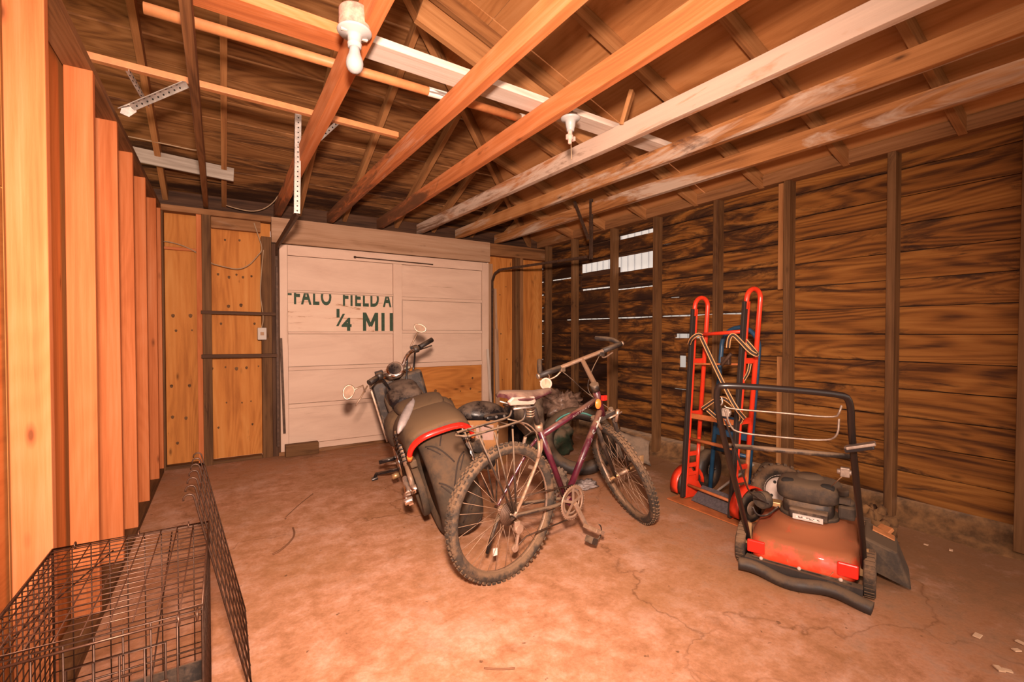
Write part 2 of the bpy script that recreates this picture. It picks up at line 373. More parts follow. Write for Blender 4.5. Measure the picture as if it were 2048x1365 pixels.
def label_mat():
    m, nt, b = mat('printed label'); v = coords(nt, (6, 90, 90)); n = noi(nt, v, 1, 2, .5)
    c = ramp(nt, n, [(.5, (.8, .74, .68)), (.56, (.2, .16, .14))]); nt.links.new(c, b.inputs['Base Color']); return m
M['label'] = label_mat()
# ================================================================== the room
XR, YB, XL = 3.575, 5.017, -.44       # right studs' face, door plane, left studs' face
fl = MB(); fl.b2((-.9, -2.2, -.12), (4.2, 5.4, 0)); struct(fl.build('floor', M['floor']))
# ---- left wall : new pine studs, plates, plywood sheathing
wl = MB()
wl.b2((-.55, -.2, .0), (-.54, 1.93, 1.62), 1); wl.b2((-.55, -.2, 1.625), (-.54, 1.93, 2.30), 1)
wl.b2((-.551, 1.935, 0), (-.54, 4.98, 2.30), 2)
wlo = struct(wl.build('wall_left', M['plyleft']))
for Y in (1.45, 1.907, 2.504, 3.037, 3.51, 4.023, 4.595, 4.93):
    s = MB(); s.bar((-.485, Y+.019, .038), (-.485+random.uniform(-.003, .003), Y+.019, 2.263), .089, .038, (0, 1, 0)); s.build('stud', M['stud'], wlo, bevel=.003)
s = MB(); s.bar((-.485, -.2, .019), (-.485, 4.95, .019), .089, .038); s.build('bottom_plate', M['studr'], wlo, bevel=.002)
s = MB(); s.bar((-.485, -.2, 2.282), (-.485, 4.95, 2.282), .089, .038); s.build('top_plate', M['joistd'], wlo, bevel=.002)
# ---- back wall : plywood panels either side of the overhead door, posts, plates, header
wb = MB()
wb.b2((-.60, 5.09, .0), (-.17, 5.10, 1.955), 2); wb.b2((-.60, 5.09, 1.965), (-.17, 5.10, 2.30), 2)
wb.b2((-.165, 5.09, .03), (.40, 5.10, 2.27), 2); wb.b2((2.83, 5.09, 0), (3.235, 5.10, 2.30), 2); wb.b2((3.24, 5.09, 0), (3.66, 5.10, 2.30), 2)
wbo = struct(wb.build('wall_back', M['ply']))
def part(name, m, par, a, b, ax=0, bevel=.002):
    s = MB(); s.b2(a, b, ax); return s.build(name, M[m], par, bevel=bevel)
part('post', 'studr', wbo, (-.50, 5.0, 0), (-.43, 5.089, 2.27), 2)
part('post', 'stud', wbo, (-.195, 5.0, 0), (-.155, 5.089, 2.26), 2)
part('post', 'studr', wbo, (-.153, 4.98, 0), (-.085, 5.089, 2.26), 2)
part('post', 'studr', wbo, (.315, 5.0, 0), (.40, 5.089, 2.12), 2); part('jamb', 'dark', wbo, (.402, 5.01, 0), (.468, 5.089, 2.06), 2)
part('eave_board', 'dark', wbo, (-2.3, 5.12, 2.2), (3.72, 5.135, 2.62))
part('post', 'beige', wbo, (2.80, 5.03, 0), (2.86, 5.089, 2.06), 2)
part('post', 'studr', wbo, (3.18, 5.0, 0), (3.225, 5.089, 2.27), 2); part('post', 'joistd', wbo, (3.24, 4.99, 0), (3.29, 5.089, 2.27), 2)
part('blocking', 'stud', wbo, (-.43, 5.05, 1.935), (-.197, 5.089, 1.958))
part('blocking', 'joistd', wbo, (-.083, 5.03, 2.16), (.313, 5.089, 2.262))
part('top_plate', 'joistd', wbo, (-.62, 4.985, 2.26), (.40, 5.10, 2.312)); part('top_plate', 'joistd', wbo, (2.80, 4.985, 2.16), (3.66, 5.10, 2.305))
part('header', 'beige', wbo, (.402, 4.985, 2.07), (2.798, 5.10, 2.312))
part('sill_plate', 'studr', wbo, (-.43, 5.0, 0), (.31, 5.085, .03))
# ---- right wall : horizontal boards with gaps, studs, plate, rubble curb
wr = MB(); bk = MB(); z0 = .147; pit = .1745
OPEN = {12: [(2.35, 3.05), (3.14, 3.68)], 11: [(3.14, 3.68)], 10: [(3.0, 3.1)], 9: [(3.12, 3.68), (4.40, 4.9)], 8: [(3.75, 4.3)], 6: [(2.25, 3.1), (3.2, 4.6)], 5: [(2.62, 2.93)], 7: [(2.9, 3.0)], 2: [(2.75, 2.95)]}
for k in range(13):
    a, b = z0+k*pit, z0+(k+1)*pit-.005
    y0, y1 = -.4, 5.10; segs = [(y0, y1, a, b)]
    if k == 12: segs = [(y0, 3.12, a, b-.012), (3.12, 3.70, a+.012, b-.055), (3.70, y1, a, b-.02)]
    if k == 11: segs = [(y0, 3.12, a, b), (3.12, 3.70, a, b-.026), (3.70, y1, a, b-.01)]
    if k == 10: segs = [(y0, 3.12, a, b), (3.12, 3.70, a+.155, b), (3.71, 4.28, a+.13, b), (4.29, y1, a, b)]
    if k == 9: segs = [(y0, 3.12, a, b), (3.12, 4.28, a+.005, b-.028), (4.29, y1, a, b-.01)]
    if k == 8: segs = [(y0, 3.12, a, b), (3.12, 3.70, a, b-.045), (3.70, y1, a, b-.008)]
    if k == 6: segs = [(y0, 2.2, a, b), (2.2, y1, a, b-.006)]
    if k == 5: segs = [(y0, 2.60, a, b), (2.60, 2.93, a, b-.036), (2.93, y1, a, b)]
    if k == 4: segs = [(y0, 2.80, a, b), (2.80, 2.875, a, a+.03), (2.875, y1, a, b)]
    if k == 2: segs = [(y0, 2.84, a, b), (2.85, y1, a, b)]
    if k == 0: segs = [(y0, 2.6, a, b), (2.6, 3.65, a+.03, b), (3.65, y1, a, b)]
    ys = [y0]+[t for r in sorted(OPEN.get(k, [])) for t in r]+[y1]
    for i in range(0, len(ys), 2): bk.b2((3.692, ys[i], b-.03), (3.702, ys[i+1], b+.035), 1)
    for (p, q, za, zb) in segs:
        n = max(1, int((q-p)/.12)); vs = []; gs = []; oz = random.uniform(-.002, .002); lap = .004
        for i in range(n+1):
            y = p+(q-p)*i/n; w0 = noise.noise(V((y*3, k*5., 0)))*.003; w1 = noise.noise(V((y*3, k*5.+9, 0)))*(.003 if zb > b-.006 else .009)
            for (x, z) in ((3.664, za+w0), (3.682, za+w0), (3.682, zb+w1), (3.664, zb+w1)):
                vs.append((x+oz, y, z)); gs.append((y, z-za, x))
        fs = [(0, 1, 2, 3), (4*n+3, 4*n+2, 4*n+1, 4*n)]
        for i in range(n):
            for j in range(4): fs.append((4*i+j, 4*i+(j+1) % 4, 4*i+4+(j+1) % 4, 4*i+4+j))
        wr.add(vs, fs, gs)
wro = struct(wr.build('wall_right', M['wallr'])); bk.build('backing_strip', M['dark'], wro)
for i, Y in enumerate((.05, .640, 1.215, 1.85, 2.449, 3.105, 3.698, 4.345, 4.90)):
    s = MB(); s.bar((3.62, Y, .03), (3.62+random.uniform(-.006, .006), Y+random.uniform(-.008, .008), 2.345), .089, .045, (0, 1, 0)); s.build('stud', M['studr'], wro, bevel=.003)
for (Y, a, b) in ((1.903, 1.53, 2.33), (1.903, .05, 1.02), (3.745, .25, 1.0)):
    part('nailer', 'rafter', wro, (3.585, Y-.018, a), (3.66, Y+.018, b), 2)
s = MB(); s.bar((3.615, -.4, 2.385), (3.615, 5.08, 2.37), .10, .085); s.build('top_plate', M['joistd'], wro, bevel=.003)
cb = MB(); secs = []
for i in range(111):
    y = -.4+i*.05; nz = lambda q: noise.noise(V((y*2.3, q, 1)))+.5*noise.noise(V((y*7, q, 5)))
    secs.append([V((3.50+.05*nz(0), y, -.03)), V((3.57+.04*nz(2), y, .012+.012*nz(4))), V((3.645+.012*nz(6), y, .035+.02*nz(8))), V((3.668+.012*nz(9), y, .085+.02*nz(10))), V((3.70, y, .125+.03*nz(12))), V((3.85, y, .13)), V((3.85, y, -.05))])
cb.loft(secs)
struct(cb.build('trim_1', M['soil']))
# ---- roof : hip roof, old boards on the back slope, plywood on the right slope
SL = .37; ZE = 2.46
HX, HY = 3.42, 5.14                       # hip corner
def zb_(y): return ZE+SL*(5.14-y)
def zr_(x): return 2.40+.35*(3.66-x)
def hipy(x): return 5.14-(zr_(x)-ZE)/SL
def hipx(y): return 3.66-(ZE+SL*(5.14-y)-2.40)/.35
rb = MB(); y = 5.32; k = 0
while y > 1.3:
    w = .19; y2 = y-w
    # back slope boards run along X and stop at the hip
    xe = hipx(y); xe2 = hipx(y2)
    za, zb2 = zb_(y), zb_(y2); t = .02; off = 0
    xL = -1.9
    g = .006 if k % 3 else .014
    vs = [(xL, y-g, za+SL*g), (xe+.03, y-g, za+SL*g), (xe2+.03, y2, zb2), (xL, y2, zb2)]
    rb.add(vs+[(a, b, c+t) for a, b, c in vs], [(0, 3, 2, 1), (4, 5, 6, 7), (0, 1, 5, 4), (1, 2, 6, 5), (2, 3, 7, 6), (3, 0, 4, 7)],
           [(a, b, 0) for a, b, c in vs]*2)
    y = y2; k += 1
roof = struct(rb.build('ceiling', M['roofold']))
rp = MB(); x = 3.90
while x > .3:
    x2 = x-1.22
    for (ya, yb) in ((-1.3, .35), (.36, 2.55), (2.56, 5.2)):
        n = 12; ring = []
        pts = []
        for (xx, yy) in ((x-.004, ya), (x-.004, yb), (x2, yb), (x2, ya)): pts.append((xx, yy))
        # cut the sheet at the hip line y = 5.14-(3.74-x)
        lim = hipy
        def clip(ps):
            out = []
            for i in range(len(ps)):
                p, q = ps[i], ps[(i+1) % len(ps)]; fp, fq = lim(p[0])-p[1], lim(q[0])-q[1]
                if fp >= 0: out.append(p)
                if fp*fq < 0: t = fp/(fp-fq); out.append((p[0]+(q[0]-p[0])*t, p[1]+(q[1]-p[1])*t))
            return out
        pp = clip(pts)
        if len(pp) < 3: continue
        m_ = len(pp); vs = [(a, b, zr_(a)) for a, b in pp]; 
        rp.add(vs+[(a, b, c+.015) for a, b, c in vs], [tuple(range(m_)), tuple(range(m_, 2*m_))[::-1]]+[(i, (i+1) % m_, m_+(i+1) % m_, m_+i) for i in range(m_)],
               [(b, a, 0) for a, b, c in vs]*2)
    x = x2
rp.build('roof_plywood', M['plyroof'], roof)
def roofbar(name, m, p0, p1, w=.04, h=.09):
    s = MB(); s.bar(p0, p1, w, h); return s.build(name, M[m], roof, bevel=.002)
d = .05
for x in (-1.55, -1.0, -.42, .02, .66, 1.10, 1.66, 2.10, 2.60, 3.06):      # rafters of the back slope
    y0 = 5.12; y1 = max(1.25, hipy(x))
    if y1 < y0-.2: roofbar('rafter', 'rafter', (x, y0, zb_(y0)-d), (x, y1, zb_(y1)-d))
for y in (4.35, 3.80, 3.22, 2.64, 2.05, 1.47, .89, .31, -.3):                 # rafters of the right slope
    x0 = 3.60; x1 = max(.25, hipx(y)) if y > 1.7 else .25
    if x1 < x0-.2: roofbar('rafter', 'rafter', (x0, y, zr_(x0)-d), (x1, y, zr_(x1)-d))
roofbar('hip_rafter', 'rafter', (3.5, hipy(3.5), zr_(3.5)-d-.01), (.30, hipy(.3), zr_(.30)-d-.01), .045, .12)
roofbar('ridge_board', 'rafter', (.30, hipy(.3), zr_(.3)-d), (.30, -1.3, zr_(.3)-d), .04, .14)
# plywood backing of the upper left slope
# ---- ceiling joists: each one a timber of its own
def joist(xb, xf, m, label, yf=-.9, z=2.385, w=.045, h=.11, tw=0, zf=None, yb=5.09):
    s = MB(); s.bar((xb, yb, z), (xf, yf, zf or z), w, h, (0, 0, 1), tw, 14)
    if m == 'joist1':
        m = 'joist'
    for i, q in enumerate(s.v):
        q.z += .006*noise.noise(V((q.x*2, q.y*1.3, 3))); q.x += .004*noise.noise(V((q.x, q.y*1.7, 8)))
    o = s.build('ceiling_joist', M[m], bevel=.003)
    return tag(o, label, 'joist', 'ceiling joists')
Yq = 1.0
def jx(xb, x1, y1):   # front x at y=-.9 from two stations
    return xb+(x1-xb)*(5.0+.9)/(5.0-y1)
joist(-.12, jx(-.12, -.10, 1.95), 'joistd', 'thin brown ceiling joist nearest the new left stud wall', w=.036)
joist(.46, jx(.46, .475, 1.6), 'joist', 'split-edged ceiling joist carrying the round white bulb holder', w=.06, tw=.12)
joist(.945, jx(.945, 1.04, 1.2), 'joist', 'bright orange ceiling joist just right of the bulb-carrying joist', w=.05)
joist(1.456, jx(1.456, 1.505, .95), 'joist', 'orange ceiling joist that holds the empty lamp holder', w=.045)
joist(1.912, jx(1.912, 2.085, .6), 'joistw', 'pale whitewashed ceiling joist with a brown water stain')
joist(2.396, jx(2.396, 2.575, .5), 'joistm', 'patchy brown and white ceiling joist, second from the right wall')
joist(2.935, jx(2.935, 3.08, .55), 'joistm', 'ceiling joist closest to the right-hand board wall', z=2.382)
# ---- boards and pole lying across the joists
def lie(name, m, p0, p1, w, h, label, cat, group=None):
    s = MB(); s.bar(p0, p1, w, h, n=6); return tag(s.build(name, M[m], bevel=.002), label, cat, group)
lie('wooden_board', 'whiteb', (.50, 2.07, 2.458), (2.75, 2.15, 2.458), .13, .036, 'weathered whitish board lying across the joists right of the bulb', 'board')
lie('wooden_board', 'joist', (-.75, 2.06, 2.462), (.46, 2.09, 2.462), .13, .045, 'pinkish plank across the joists left of the bulb', 'board')
lie('wooden_batten', 'pole', (-.70, 2.81, 2.457), (.955, 2.90, 2.457), .035, .032, 'slim orange batten across the first three joists above the perforated bracket', 'batten')
lie('wooden_board', 'grey', (-.60, 4.55, 2.57), (.09, 4.6, 2.54), .02, .11, 'short grey board across the eave behind the thin left joist', 'board')
s = MB(); s.tube([(-.25, 2.30, 2.463), (1.52, 2.30, 2.463)], .022, 14)
po = tag(s.build('closet_pole', M['pole']), 'round orange wooden pole resting across the joists below the bulb', 'pole')
s = MB(); s.tube([(.92, 2.30, 2.463), (1.02, 2.30, 2.463)], .0232, 14, cap=False); s.build('sticker', M['label'], po)
s = MB(); s.tube([(1.49, 2.30, 2.463), (1.56, 2.30, 2.463)], .027, 14); s.build('end_cap', M['grey'], po)
# slanting scraps between roof and joists
lie('wooden_board', 'rafter', U(838, 20, 2, 2.95), U(838, 20, 2, 2.95)+V((1.3, .0, -.45)), .04, .14, 'broken orange board slanting under the roof above the whitish board', 'board')
lie('wooden_brace', 'rafter', (2.02, 2.0, 2.43), (2.05, 1.95, 2.62), .05, .025, 'short upright stick wedged above the pale whitewashed joist', 'brace')
for (a, b, lb) in (((2.30, 1.70, 2.93), (3.35, 1.72, 2.545), 'narrow pale strip nailed under the right roof slope, the longer one'), ((2.30, 1.28, 2.92), (2.95, 1.28, 2.68), 'short pale strip under the right roof slope near the camera')):
    lie('wood_strip', 'whiteb', a, b, .03, .02, lb, 'strip')
lie('metal_flashing', 'dark', (1.75, 2.12, 3.07), (2.55, 2.12, 2.775), .03, .03, 'blackened strip beside a rafter above the orange joist', 'strip')
# ---- overhead door with its timber panels
zl = [2.06, 1.96, 1.612, 1.20, .85, .48, .09]
d0, d1 = 5.02, 5.045
dm = MB(); dm.b2((.47, d1+.005, .0), (2.80, d1+.02, 2.07))
door = struct(dm.build('door_1', M['door']))
def dp(name, m, a, b, ax=0, bev=.002): 
    s = MB(); s.b2(a, b, ax); return s.build(name, M[m], door, bevel=bev)
dp('stile', 'door', (.47, d0-.012, .02), (.540, d1, 2.06), 2); dp('stile', 'door', (1.592, d0-.012, .05), (1.690, d1, 1.96), 2); dp('stile', 'door', (2.70, d0-.012, .06), (2.79, d1, 2.06), 2)
dp('rail', 'door', (.542, d0-.012, 1.962), (2.698, d1, 2.06)); dp('rail', 'door', (.542, d0-.012, .03), (2.698, d1, .09)); dp('rail', 'joistd', (.45, d0-.03, .0), (2.80, d0-.013, .035))
for (z, h) in ((1.612, .018), (1.20, .02), (.845, .035), (.475, .04)):
    dp('rail', 'door', (.542, d0-.008, z-h/2), (1.59, d1, z+h/2))
for (z, h) in ((1.585, .035), (1.212, .03), (.835, .05)):
    dp('rail', 'door', (1.692, d0-.008, z-h/2), (2.698, d1, z+h/2))
def pan(m, x0, x1, za, zb, y=d0+.006): return dp('panel', m, (x0, y, za), (x1, d1-.001, zb), 0, .001)
pan('door', .543, 1.59, 1.624, 1.958); sg = pan('sign', .543, 1.59, 1.213, 1.600); tag(sg, 'peeling sign-board panel with green lettering')
pan('door', .543, 1.59, .868, 1.188); pan('door', .543, 1.59, .498, .825); pan('door', .543, 1.59, .092, .452)
pan('door', 1.693, 2.697, 1.605, 1.958); pan('door', 1.70, 2.69, 1.232, 1.56); pan('door', 1.693, 2.697, .863, 1.195)
tag(pan('ply', 1.693, 2.697, .092, .808), 'bare orange plywood panel')
s = MB(); s.tube([(1.18, d0-.03, 1.995), (2.05, d0-.03, 1.985)], .006, 8); s.ball((1.18, d0-.028, 1.995), .014, 10, 6); s.build('slide_bolt', M['rust'], door)
def text(txt, x0, x1, za, zb, clip=None, clipr=None, y=d0+.0035, bold=.03, shear=0):
    c = bpy.data.curves.new('lettering', 'FONT'); c.body = txt; c.offset = bold; c.extrude = .002; c.resolution_u = 4; c.space_character = 1.22
    o = bpy.data.objects.new('tmp', c); COL.objects.link(o); dg = bpy.context.evaluated_depsgraph_get(); dg.update()
    me = bpy.data.meshes.new_from_object(o.evaluated_get(dg)); bpy.data.objects.remove(o)
    xs = [v.co.x for v in me.vertices]; ys = [v.co.y for v in me.vertices]
    a, b, e, f = min(xs), max(xs), min(ys), max(ys)
    for v in me.vertices:
        v.co = V((x0+(v.co.x-a)/(b-a)*(x1-x0), y-v.co.z*.5, za+(v.co.y-e)/(f-e)*(zb-za)))
    bm = bmesh.new(); bm.from_mesh(me)
    for (lim, nn) in ((clip, (0, 0, 1)), (clipr, (1, 0, 0))):
        if lim is not None:
            co = V((0, 0, lim)) if nn[2] else V((lim, 0, 0))
            bmesh.ops.bisect_plane(bm, geom=bm.verts[:]+bm.edges[:]+bm.faces[:], plane_co=co, plane_no=nn, clear_outer=True)
    bm.to_mesh(me); bm.free(); me.name = 'lettering'
    at = me.attributes.new('gr', 'FLOAT_VECTOR', 'POINT')
    ob = bpy.data.objects.new('lettering', me); COL.objects.link(ob); me.materials.append(M['green']); return ob
X_ = lambda px, py=600: U(px, py, 1, d0)[0]
for (t, a, b, za, zb, cl, cr) in (('FALO', 588, 663, 1.482, 1.655, 1.597, None), ('FIELD', 686, 758, 1.482, 1.655, 1.597, None),
                                  ('A', 766, 783, 1.482, 1.65, 1.597, None), ('R', 785, 800, 1.482, 1.65, 1.597, 1.589),
                                  ):
    text(t, X_(a), X_(b), za, zb, cl, cr, bold=.03).parent = door
s = MB(); s.b2((.543, d0+.001, 1.572), (.578, d0+.006, 1.592)); s.build('lettering', M['green'], door)
def strokes(segs, w=.034):
    s = MB()
    for i, (xa, za, xb, zb3) in enumerate(segs): s.bar((xa, d0+.003+.0002*i, za), (xb, d0+.003+.0002*i, zb3), w, .003, (0, 1, 0))
    s.build('lettering', M['green'], door)
mx0, mx1, zt, zbm = X_(729), X_(753), 1.418, 1.222
strokes([(mx0, zbm, mx0, zt), (mx1, zbm, mx1, zt), (mx0+.004, zt-.012, (mx0+mx1)/2, zbm+.05), (mx1-.004, zt-.012, (mx0+mx1)/2, zbm+.05)])
strokes([(X_(766), zbm, X_(766), zt)]); strokes([(X_(782.5), zbm, X_(782.5), zt)])
text('1', X_(673), X_(679), 1.36, 1.45, bold=.05).parent = door; text('/', X_(672), X_(690), 1.27, 1.40, bold=.0).parent = door; text('4', X_(683), X_(703), 1.222, 1.36, bold=.04).parent = door

# ---- unseen wall added behind the camera, its opening sized for the daylight fill
s = MB(); s.b2((-.9, -2.2, 0), (-.1, -2.16, 2.6)); s.b2((3.3, -2.2, 0), (4.2, -2.16, 2.6)); s.b2((-.1, -2.2, 2.25), (3.3, -2.16, 2.6)); struct(s.build('wall_front_added', M['ply']))

def knots(name, par, pts, y, m='studr'):
    s = MB()
    for i, (px, py, q) in enumerate(pts):
        c = U(px, py, 1, y); s.add([c+V((q*.011*math.cos(a)*(1+.25*math.sin(3*a+i)), 0, q*.014*math.sin(a)))for a in [2*math.pi*k/10 for k in range(10)]]+[c+V((q*.011*math.cos(a), .004, q*.014*math.sin(a)))for a in [2*math.pi*k/10 for k in range(10)]], [tuple(range(10)), tuple(range(10, 20))[::-1]]+[(k, (k+1) % 10, 10+(k+1) % 10, 10+k) for k in range(10)])
    return s.build(name, M[m], par)
for p in ((325, 633, 1.2), (346, 632, 1.2), (381, 632, 1.3), (352, 662, .9), (384, 661, .6), (343, 773, 1.1), (379, 772, 1.1), (345, 835, 1.1), (372, 837, 1.1), (355, 887, 1.), (450, 480, .8), (479, 481, .8), (417, 551, .8), (436, 549, .9), (458, 555, 1.), (473, 550, .8), (486, 555, .9), (503, 553, .8), (457, 613, 1.2), (482, 611, 1.2), (442, 648, .9), (509, 648, .9), (424, 738, 1.), (451, 735, .7), (473, 738, 1.3), (493, 736, 1.), (517, 733, .6), (453, 806, .6), (484, 806, .6), (502, 803, .6), (437, 856, .8), (505, 849, .8), (1000, 590, .6), (1012, 574, .6), (1002, 668, .8), (1022, 660, .5), (1014, 719, .7), (1005, 760, .5)):
    knots('knot', wbo, [p], 5.087)
for p in ((871, 783, 1.6), (900, 800, 1.6), (945, 757, 1.1), (941, 778, 1.1), (940, 809, .9), (921, 783, .6), (942, 730, .8)): knots('knot', door, [p], d0+.0045)
# ================================================================== fixtures, brackets, cables
def tb(name, m, par, pts, r, seg=8, closed=False, **k):
    s = MB(); s.tube(pts, r, seg, closed, **k); return s.build(name, M[m] if isinstance(m, str) else m, par)
c = U(709, 62, 2, 2.315)
t = thing('lamp_holder', 'white porcelain lamp holder with a bare bulb on a rusty round box', 'lamp holder', c)
s = MB(); s.rev([(0, .075), (.052, .075), (.055, .07), (.055, .0), (0, .0)], c, (0, 0, 1), 20); s.box(c+V((.045, .03, .055)), (.05, .04, .04)); s.build('electrical_box', plain('rusty painted box', (.55, .27, .2), .7, var=.4, sc=40), t)
s = MB(); s.rev([(0, .0), (.060, .0), (.062, -.004), (.058, -.010), (.030, -.016), (.0245, -.022), (.024, -.045), (.0255, -.047), (.0255, -.051), (.024, -.053), (.0235, -.062), (.0, -.062)], c, (0, 0, 1), 28); s.build('socket', M['porc'], t)
for a in (-1, 1):
    s = MB(); s.box(c+V((.040*a, .012*a, -.013)), (.022, .012, .008)); s.build('screw_slot', M['white'], t, bevel=.002)
s = MB(); s.rev([(.0, -.055), (.018, -.058), (.019, -.075), (.023, -.090), (.029, -.105), (.031, -.120), (.029, -.134), (.022, -.146), (.011, -.153), (0, -.155)], c, (.0, .0, 1), 24); s.build('bulb', M['bulb'], t)
c = U(1141, 236, 2, 2.322)
t = thing('lamp_holder', 'white porcelain lamp holder with an empty adaptor and pull string', 'lamp holder', c)
s = MB(); s.rev([(0, .0), (.050, .0), (.052, -.004), (.046, -.012), (.027, -.018), (.024, -.045), (.020, -.058), (.019, -.07), (0, -.07)], c, (0, 0, 1), 24); s.build('socket', M['porc'], t)
s = MB(); s.rev([(0, -.068), (.012, -.07), (.012, -.088), (.017, -.092), (.017, -.112), (.010, -.118), (.010, -.135), (.0, -.138)], c, (.03, 0, 1), 14); s.box(c+V((.022, 0, -.105)), (.012, .018, .022)); s.box(c+V((-.02, 0, -.103)), (.012, .014, .026)); s.build('adaptor', M['pinkbag'], t, bevel=.002)
tb('pull_string', 'cable', t, [c+V((.004, 0, -.135)), c+V((.006, 0, -.175)), c+V((.008, 0, -.215))], .0022, 6)
s = MB(); s.box(c+V((0, .0, .012)), (.05, .05, .024)); s.build('electrical_box', M['rust'], t)
def angle(name, par, p0, p1, w=.035, up=(0, 0, 1), m='steel', holes=True, hs=.032):
    """perforated angle iron"""
    p0, p1 = V(p0), V(p1); x, y, z = frame(p0, p1, up); L = (p1-p0).length; s = MB()
    s.bar(p0, p1, w, .003, up); s.bar(p0+y*(w/2)-z*(w/2), p1+y*(w/2)-z*(w/2), .003, w, up)
    if holes:
        s.m = 1; n = int(L/hs)
        for i in range(n):
            c = p0+x*(hs*(i+.5))
            for q, nn in ((c, z), (c+y*(w/2)-z*(w/2), y)):
                s.cyl(q-nn*.0024, q+nn*.0024, .0048, 8)
    return s.build(name, [M[m], M['hole']], par)
t = thing('angle_bracket', 'perforated steel drop bracket on the split joist holding the left door track', 'bracket', (.42, 3.33, 2.0))
angle('upright', t, (.42, 3.33, 1.985), U(597, 226, 1, 3.33), up=(0, -1, 0)); angle('brace', t, (.42, 3.34, U(600, 322, 1, 3.34)[2]), U(679, 242, 1, 3.30), .025, up=(0, -1, 0))
t = thing('angle_bracket', 'perforated steel arm poking out above the left top plate', 'bracket', U(240, 217, 1, 3.02))
angle('arm', t, U(240, 217, 1, 3.02), U(368, 163, 0, -.15), .028, up=(0, -.5, 1)); angle('strap', t, U(257, 139, 2, 2.44), U(298, 212, 2, 2.375), .02, up=(0, -1, 0.3))
s = MB(); q = [U(x, y, 1, 3.0) for x, y in ((243, 216), (273, 212), (273, 224), (258, 234), (240, 226))]; s.add(q+[p+V((0, .004, 0)) for p in q], [(0, 1, 2, 3, 4), (9, 8, 7, 6, 5)]+[(i, (i+1) % 5, 5+(i+1) % 5, 5+i) for i in range(5)]); s.build('plate', M['steel'], t)
t = thing('angle_bracket', 'dull steel drop bracket hanging from the joists near the right wall', 'bracket', (2.95, 3.33, 1.9))
angle('upright', t, (2.975, 3.33, 1.90), (2.975, 3.33, 2.47), .025, up=(0, -1, 0), m='rust', holes=False); angle('brace', t, (2.95, 3.34, 2.09), U(1150, 402, 1, 3.45), .02, up=(0, -1, 0), m='rust', holes=False)
def track(name, label, pts, w=.05):
    s = MB()
    for a, b in zip(pts[:-1], pts[1:]):
        s.bar(a, b, .004, w); x, y, z = frame(a, b); 
        for k in (-1, 1): s.bar(V(a)+z*(k*w/2)+y*.009, V(b)+z*(k*w/2)+y*.009, .018, .003)
    return tag(s.build(name, M['rust']), label, 'door track')
track('door_track', 'rusty overhead door track left of the painted door', [(.435, 4.985, .10), (.435, 4.985, 1.84), (.432, 4.95, 1.95), (.425, 4.84, 2.01), (.42, 3.34, 2.0)], .045)
track('door_track', 'rusty overhead door track right of the painted door', [(2.82, 4.985, .10), (2.82, 4.985, 1.84), (2.83, 4.94, 1.93), (2.84, 4.84, 1.965), (2.94, 3.36, 1.925)], .022)
s = MB(); s.bar((.50, 4.985, .22), (.475, 4.985, 1.15), .022, .018); tag(s.build('steel_strip', M['rust']), 'narrow rusty strip against the left stile of the painted door', 'strip')
s = MB(); s.bar((2.82, 4.97, .0), (2.76, 4.985, 1.0), .03, .012); tag(s.build('wood_strip', M['whiteb']), 'pale strip leaning at the right stile of the painted door', 'strip')
s = MB(); s.bar((2.90, 4.97, .0), (2.885, 4.99, 1.25), .05, .02); s.bar((2.885, 4.99, 1.25), (2.875, 5.0, 1.75), .03, .02); tag(s.build('wood_strip', M['beige']), 'mouldy strip standing right of the painted door', 'strip')
s = MB(); s.b2((.50, 4.90, 0), (.80, 4.985, .115)); tag(s.build('wood_block', M['studr'], bevel=.005), 'brown timber block at the foot of the painted door', 'block')
s = MB(); s.bar((-.165, 4.965, 1.386), (.43, 4.965, 1.38), .035, .03, n=3); tag(s.build('wall_cleat', M['dark'], bevel=.003), 'upper black bar nailed across the back wall posts', 'bar', 'black bars on the back wall')
s = MB(); s.bar((-.165, 4.965, .99), (.44, 4.965, .985), .045, .035, n=3); tag(s.build('wall_cleat', M['dark'], bevel=.003), 'lower black bar nailed across the back wall posts', 'bar', 'black bars on the back wall')
def cable(name, label, pts, r=.005, it=2):
    return tag(tb(name, 'cable', None, smooth(pts, it), r, 6), label, 'cable')
cable('cable', 'cable looping down the back wall to the outlet box', [U(x, y, 1, 4.97) for x, y in ((508, 446), (516, 470), (526, 500), (515, 512), (500, 530), (478, 540), (452, 535), (425, 528))])
cable('cable', 'cable hanging down the post beside the outlet box', [U(x, y, 1, 4.975) for x, y in ((527, 500), (523, 540), (520, 590), (525, 620), (527, 640), (523, 656))])
cable('cable', 'cable stapled across the plywood by the new studs', [U(x, y, 1, 5.04) for x, y in ((316, 482), (340, 484), (368, 492), (395, 506), (425, 528))])
cable('cable', 'cable pair running behind the short grey eave board', [U(x, y, 1, 4.4) for x, y in ((256, 273), (290, 280), (330, 288), (385, 300), (396, 301))])
cable('cable', 'cable dangling from the thin left joist', [U(x, y, 0, -.093) for x, y in ((418, 306), (421, 320), (419, 345), (428, 352), (430, 372))])
cable('cable', 'cable drooping along the top plate left of the header', [U(x, y, 1, 4.96) for x, y in ((452, 411), (475, 418), (505, 424), (530, 418), (548, 404), (556, 392))])
c = U(524, 668, 1, 4.97)
t = thing('outlet_box', 'small white outlet box on the post left of the painted door', 'outlet', c); s = MB(); s.box(c, (.075, .05, .115)); s.build('box', M['white'], t, bevel=.006); s = MB(); s.box(c+V((0, -.027, 0)), (.03, .004, .03)); s.build('socket_face', M['beige'], t)
